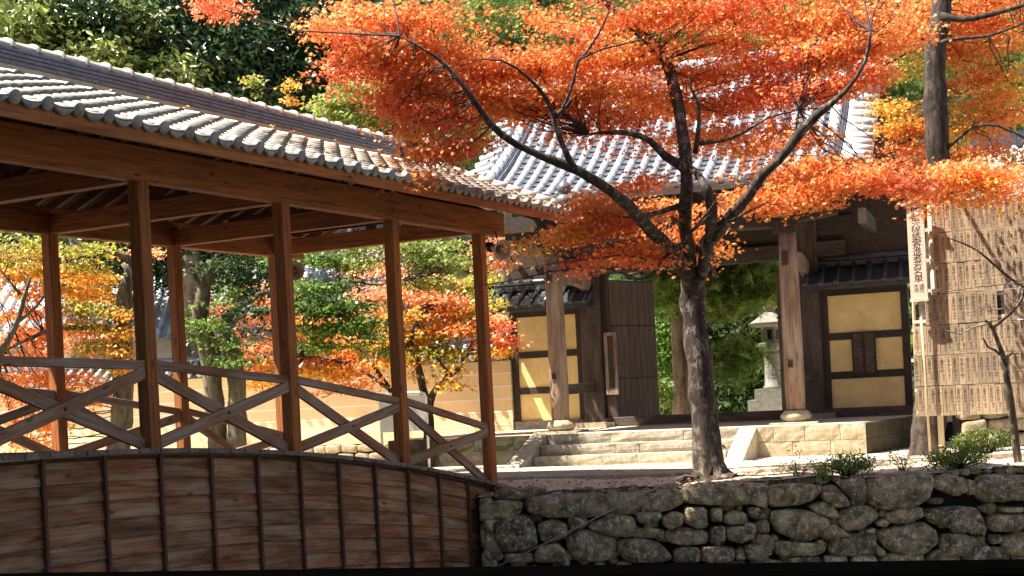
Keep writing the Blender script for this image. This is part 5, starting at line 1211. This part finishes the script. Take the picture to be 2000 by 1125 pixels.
evergreen(at(360, 800, 34).xy.to_3d(), 'dark glossy evergreen tree behind the middle of the bridge roof', [('trunk', [(380,900,34,50),(370,600,34,44),(380,300,34.5,34),(390,80,35,20)])],
 [(300,90,110,80,33,1.6,240,6),(290,160,110,50,32.5,1.2,160,6),(400,110,110,90,33.5,1.6,220,6),(400,190,110,40,33,1,120,6),(260,50,60,40,32,.8,40,9),(340,150,60,30,32,.8,40,9),(330,-40,150,60,34,2,140,6),(400,280,130,80,35,1.5,120,8),(420,500,150,80,35,1.5,160,8)], size=.10, rad=.25)
evergreen(at(560, 800, 36).xy.to_3d(), 'very dark evergreen tree between the bridge ridge and the maple crown', [('trunk', [(560,900,36,50),(560,600,36,44),(570,300,36,34),(570,80,36,20)])],
 [(530,80,110,90,35,1.6,200,8),(600,130,100,70,35.5,1.5,150,8),(520,180,100,50,35,1.2,110,6),(660,150,80,60,36,1.4,110,8),(560,-30,150,60,36,2,120,8),(480,150,60,30,34.4,.8,40,6),(640,300,150,90,37,1.5,130,8),(800,280,90,60,36,1.2,90,6)], size=.10, rad=.25)
maple(at(690, 800, 31).xy.to_3d(), 'pale yellow-green maple showing above the bridge ridge', [('trunk', [(700,900,31,30),(690,500,31,26),(690,300,31,16),(690,230,31,8)])],
 [(690,210,60,34,30.5,.6,90,9),(650,220,40,18,30.3,.5,30,9),(730,180,40,30,30.8,.6,40,9),(700,170,30,16,30.8,.5,20,9),(740,230,40,20,31,.5,30,5),(640,210,16,10,30.4,.3,8,3)], per=15, rad=.2, size=.07, tmpl=T_MAPLE3, leafm=L_SOFT, group=None)
maple(at(560, 800, 29).xy.to_3d(), 'sparse yellow shoots poking up over the bridge ridge', [('trunk', [(572,700,29,14),(570,400,29,10),(568,220,29,5),(566,165,29,2)])],
 [(568,185,9,26,29,.2,12,2),(485,170,14,10,29,.2,6,3),(505,160,10,8,29,.2,4,9)], per=12, rad=.12, size=.06, tmpl=T_MAPLE3, group=None, cat='small tree', name='small_tree')
# slope trees behind the gate
k = 0
for (u, Y, w, lab, bl, cat_) in (
  (980, 40, 34, 'grey-green cedar showing through the gap high above the gate roof', [(960,50,110,60,39,1.5,150,7),(900,150,120,80,40,1.5,120,8),(980,250,120,60,40,1.5,120,8),(1010,-30,120,50,40,1.5,90,8),(920,280,60,30,38,1,60,7)], 'cedar tree'),
  (1150, 42, 34, 'pale grey-green cedar behind the middle of the gate ridge', [(1160,70,100,60,41,1.5,150,9),(1200,60,60,40,40.5,1,60,7),(1150,200,140,90,43,1.5,120,8),(1170,-30,120,50,42,1.5,90,8)], 'cedar tree'),
  (1330, 43, 34, 'dark cedar behind the main trunk high on the slope', [(1320,90,120,70,42,1.5,150,7),(1330,220,140,80,43,1.5,120,8),(1330,-30,120,50,43,1.5,90,8)], 'cedar tree'),
  (1480, 38, 30, 'bright yellow-green conifer above the right half of the gate roof', [(1470,70,60,40,37,1,110,9),(1500,50,30,30,36.5,.8,50,7),(1440,80,40,20,37,.8,40,7),(1480,160,120,60,40,1.5,110,8),(1490,-30,120,50,40,1.5,90,8)], 'conifer'),
  (1680, 40, 34, 'dark green cedar above the right end of the gate roof', [(1660,60,110,80,40,1.5,130,8),(1700,160,120,70,40,1.5,110,7),(1560,20,60,40,38,1,60,7),(1690,280,120,60,40,1.5,90,8)], 'cedar tree'),
  (1900, 38, 34, 'green cedar behind the second maple at the right edge', [(1880,90,110,70,38,1.5,130,7),(1960,230,110,90,38,1.5,150,7),(1880,330,90,50,37,1.2,100,7),(2000,330,60,60,36,1.2,70,8),(1950,-20,120,60,39,1.5,90,8)], 'cedar tree')):
    evergreen(at(u, 800, Y).xy.to_3d(), lab, [('trunk', [(u, 900, Y, w), (u+5, 500, Y, w*.9), (u+3, 200, Y, w*.6), (u, 20, Y, w*.4)])], bl, T_TUFT, 8, .34, .24, L_SOFT, 'cedars on the slope', cat_, 'cedar_tree', up=.2, droop=.2)
# inside the gate opening
evergreen(at(1320, 830, 31).xy.to_3d(), 'pale-barked pine with bright green needles, seen through the gate opening', [('trunk', [(1332,838,31,40),(1332,760,31,36),(1328,650,31,33),(1322,560,31,30),(1318,420,31,28),(1315,300,31,24)]), ('branch', [(1325,600,31,10),(1380,600,30.6,9),(1430,612,30.3,6),(1450,640,30,3)]), ('branch', [(1322,540,31,12),(1400,560,30.5,9),(1440,575,30.2,6),(1480,560,30,4)])],
 [(1295,560,34,44,30.5,.6,80,10),(1420,550,60,34,30.3,.6,130,10),(1480,560,50,34,30.3,.6,100,10),(1400,590,50,24,30.1,.5,60,10),(1470,530,60,24,30.6,.6,70,10),(1440,690,40,18,30.1,.5,44,10),(1430,720,24,14,30.3,.4,20,7),(1350,520,60,20,30.8,.5,60,7)], T_TUFT, 6, .20, .22, L_SOFT, None, 'pine tree', 'pine_tree', up=.1, droop=-.1)
evergreen(at(1290, 830, 33).xy.to_3d(), 'light green leafy shrub beside the open left door leaf', [('stem', [(1300,838,33,8),(1296,790,33,6),(1292,720,33,4)])], [(1290,770,24,34,32.6,.5,60,7),(1298,700,22,40,33,.5,50,5),(1284,650,18,30,33,.5,30,5),(1300,620,26,40,33.4,.5,50,8)], T_OVAL, 18, .16, .06, L_SOFT, None, 'shrub', 'shrub', up=.5, droop=.3, bark=M_BARKD)
evergreen(at(1430, 830, 36).xy.to_3d(), 'dense dark yew tree behind the stone lantern', [('trunk', [(1440,838,36,30),(1440,600,36,24),(1440,450,36,12)])], [(1430,760,70,50,36,.8,220,8),(1470,640,70,60,36.4,.8,200,8),(1400,650,70,70,36.6,.8,200,8),(1510,740,60,60,36.8,.8,140,8),(1560,600,50,70,37,.8,100,8),(1300,720,60,90,37,.8,200,8),(1440,530,100,40,37.5,.8,160,8)], T_OVAL, 18, .25, .09, L_SOFT, None, 'yew tree', 'yew_tree', up=.3)
# forest mass on the hillside
m_ = 9000; uu = NR.random(m_); XX = -60+120*NR.random(m_); J = 13*NR.random(m_)**1.1
YY = 46+4.2*J; ZZ = 2.6*J**1.25+1.2*np.sin(XX*.21+J)+NR.random(m_)*2.2
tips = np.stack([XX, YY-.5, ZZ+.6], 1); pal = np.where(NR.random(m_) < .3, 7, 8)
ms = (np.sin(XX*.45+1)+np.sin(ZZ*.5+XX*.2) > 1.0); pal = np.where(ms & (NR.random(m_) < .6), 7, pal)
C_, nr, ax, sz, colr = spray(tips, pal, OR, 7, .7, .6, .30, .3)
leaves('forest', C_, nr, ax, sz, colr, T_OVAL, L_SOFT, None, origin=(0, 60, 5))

# ============================================================ SHRUBS, LITTER
def shrub(u, v, Y, ru, rv, n0, pals, label, stems_, size=.02, group='low azalea shrubs along the wall top', per=12, dY=.3):
    n = max(8, int(n0*.8)); rv = rv*.85; b = at(u, v, Y); b = Vector((b.x, Y, 0.0)); t = thing('azalea_shrub', b, label, 'shrub', group)
    c = at(u, v, Y); cz = max(c.z, 0)
    sx, sz_ = ru*Y/F, rv*Y/F*2
    mb = MB(); T = []
    for i in range(n):
        a = R.uniform(0, 6.28); q = R.random()**.5; x = sx*q*math.cos(a); y = dY*q*math.sin(a); z = sz_*(0.35+0.65*R.random())*math.sqrt(max(.05, 1-.7*q*q))
        p = b+Vector((x, y, z)); T.append(p)
        if i < stems_: mb.tube([b+Vector((x*.08, y*.08, -.03)), b+Vector((x*.45, y*.45, z*.5)), p], [.008, .005, .0025], 4, cap=False)
    mb.obj('stems', M_TWIG, t)
    tips = np.array([tuple(p) for p in T]); pal = np.array([pals[R.randrange(len(pals))] for _ in T])
    C_, nr, ax, sz, colr = spray(tips, pal, OR, per, .045, .7, size, .5); C_ = C_+NR.normal(size=C_.shape)*.02; leaves('foliage', C_, nr, ax, sz, colr, T_OVAL, L_SOFT, t); return t
shrub(1655, 932, 18.55, 52, 24, 150, [7, 5, 9], 'bushy green azalea on the wall top left of the plaque rack', 90)
shrub(1872, 926, 18.5, 58, 28, 190, [5, 7, 7], 'largest green azalea on the wall top below the plaques', 90)
shrub(1925, 882, 21.2, 62, 30, 200, [7, 9, 7], 'olive azalea against the rubble wall under the plaques', 60)
shrub(1560, 938, 18.6, 34, 32, 16, [3, 9], 'nearly leafless azalea with upright twigs in front of the cream platform stones', 16, per=9)
shrub(1765, 924, 18.5, 36, 32, 20, [3, 5], 'sparse twiggy azalea in front of the dark platform side', 20, per=9)
shrub(1605, 918, 18.6, 18, 20, 8, [3], 'single thin twiggy shoot beside the bushy azalea', 8, per=7)
shrub(1610, 962, 18.12, 14, 8, 20, [5, 7], 'small green tuft growing in the wall joint', 12, group=None)
# fallen leaves
n = 650; u = NR.random(n)
X = -0.4+8.5*NR.random(n)**1.3; Y = 18.4+np.abs(NR.normal(size=n))*1.1; Z = np.full(n, .03)+.02*NR.random(n)
keepm = (Y < 21.5); C_ = np.stack([X, Y, Z], 1)[keepm]; m2 = len(C_)
nr = NR.normal(size=(m2, 3))*.35; nr[:, 2] += 1; pal = NR.integers(0, 2, m2); cc = np.array([OR[p][NR.integers(3)] for p in pal])*.75
cc[NR.random(m2) < .4] = (.25, .13, .06)
leaves('fallen_leaves', C_, nr, NR.normal(size=(m2, 3)), .022+.022*NR.random(m2), cc, T_MAPLE3, L_MAPLE, None, origin=(3, 19, 0))
n = 500; S_ = NR.uniform(0, 7.7, n); E_ = .75-NR.random(n)*2.2; C_ = np.array([tuple(br(s, e, rz(e)+.06)) for s, e in zip(S_, E_)]); keepm = NR.random(n) < .12
C_ = C_[keepm]; m2 = len(C_); nr = NR.normal(size=(m2, 3))*.3; nr[:, 2] += 1; cc = np.array([OR[0][NR.integers(3)] for _ in range(m2)])*.8
leaves('fallen_leaves', C_, nr, NR.normal(size=(m2, 3)), .02+.02*NR.random(m2), cc, T_MAPLE3, L_MAPLE, None, origin=(0, 16, 4))

# ============================================================ BUILDINGS BEHIND
def hall(name, c, wx, wy, h, rh, label, rot=0.0, wallm=None):
    m = Matrix.Translation(c) @ Matrix.Rotation(rot, 4, 'Z'); t = thing(name, c, label, 'temple hall')
    mb = MB(); mb.box((-wx/2, -wy/2, 0), (wx/2, wy/2, h), 0, m); mb.obj('wall', wallm or M_LINE, t)
    n = int(wx/1.6)
    for i in range(n+1):
        x = -wx/2+wx*i/n; mb = MB(); mb.box((x-.09, -wy/2-.03, 0), (x+.09, -wy/2, h), 0, m); mb.obj('timber_post', M_GATE, t)
    for z in (1.0, 2.2): mb = MB(); mb.box((-wx/2, -wy/2-.02, z), (wx/2, -wy/2, z+.14), 0, m); mb.obj('timber_rail', M_GATE, t)
    for i in range(0, n, 2):
        x = -wx/2+wx*(i+.5)/n; mb = MB(); mb.box((x-.45, -wy/2-.025, 1.14), (x+.45, -wy/2-.001, 2.2), 0, m); mb.obj('lattice_window', M_DARKW, t)
    ov = 1.0; mb = MB(); v = [(-wx/2-ov, -wy/2-ov, h-.1), (wx/2+ov, -wy/2-ov, h-.1), (wx/2+ov, 0, h+rh), (-wx/2-ov, 0, h+rh), (wx/2+ov, wy/2+ov, h-.1), (-wx/2-ov, wy/2+ov, h-.1)]
    mb.add([m @ Vector(p) for p in v], [(0,1,2,3),(3,2,4,5),(1,4,2),(0,3,5),(0,5,4,1)]); rf = mb.obj('roof', M_TILEG, t)
    mb = MB(); k = int((wx+2*ov)/.3); 
    for i in range(k):
        x = -wx/2-ov+.15+.3*i; mb.tube([m @ Vector((x, -wy/2-ov, h-.08)), m @ Vector((x, 0, h+rh+.02))], .075, 6)
    tagp(mb.obj('roof_tiling', M_TILEG, rf, smooth=True), kind='stuff')
    mb = MB(); mb.box((-wx/2-ov, -.2, h+rh-.05), (wx/2+ov, .2, h+rh+.35), 0, m); mb.obj('roof_ridge', M_TILED, t)
hall('temple_hall', at(330, 800, 37).xy.to_3d()+Vector((0, 1, 0)), 11, 6, 3.2, 2.6, 'pale-walled temple hall glimpsed between the maples behind the bridge')
hall('temple_hall', at(2260, 800, 34).xy.to_3d()+Vector((0, 1, 0)), 6, 5, 5.2, 1.8, 'hall with a pale roof glimpsed behind the orange leaves at the right edge')

# unseen evergreens added left of and behind the viewpoint to shade bridge and stream
for x, y, h, lab in ((-8.0, 6.8, 9, 'unseen dark evergreen added for shade on the near bank closest to the bridge'), (-11.5, 10.5, 7, 'unseen dark evergreen added for shade beside the far left end of the bridge'), (-9.5, 2.0, 9, 'unseen tall dark evergreen added for shade on the near bank left of the viewpoint'), (-5.5, -4.5, 10, 'unseen tall dark evergreen added for shade on the near bank behind the viewpoint'), (2.5, -6.5, 10, 'unseen tall dark evergreen added for shade on the near bank right behind the viewpoint')):
    t = thing('evergreen_tree', Vector((x, y, 0.1)), lab, 'evergreen tree', 'unseen shade evergreens added on the near bank')
    mb = MB(); mb.tube([(x, y, 0), (x+.1, y, h*.5), (x, y+.1, h)], [.35, .26, .1], 10, wob=.05); mb.obj('trunk', M_BARK3, t, smooth=True)
    q = NR.normal(size=(420, 3)); q /= np.linalg.norm(q, axis=1, keepdims=True); q *= NR.random((420, 1))**.4
    tips = np.array([x, y, h*.58])+q*np.array([3.0, 3.0, h*.45])
    C_, nr, ax, sz, colr = spray(tips, np.full(420, 6), OR, 9, .5, .7, .24, .4); leaves('crown', C_, nr, ax, sz, colr, T_OVAL, L_EVER, t)
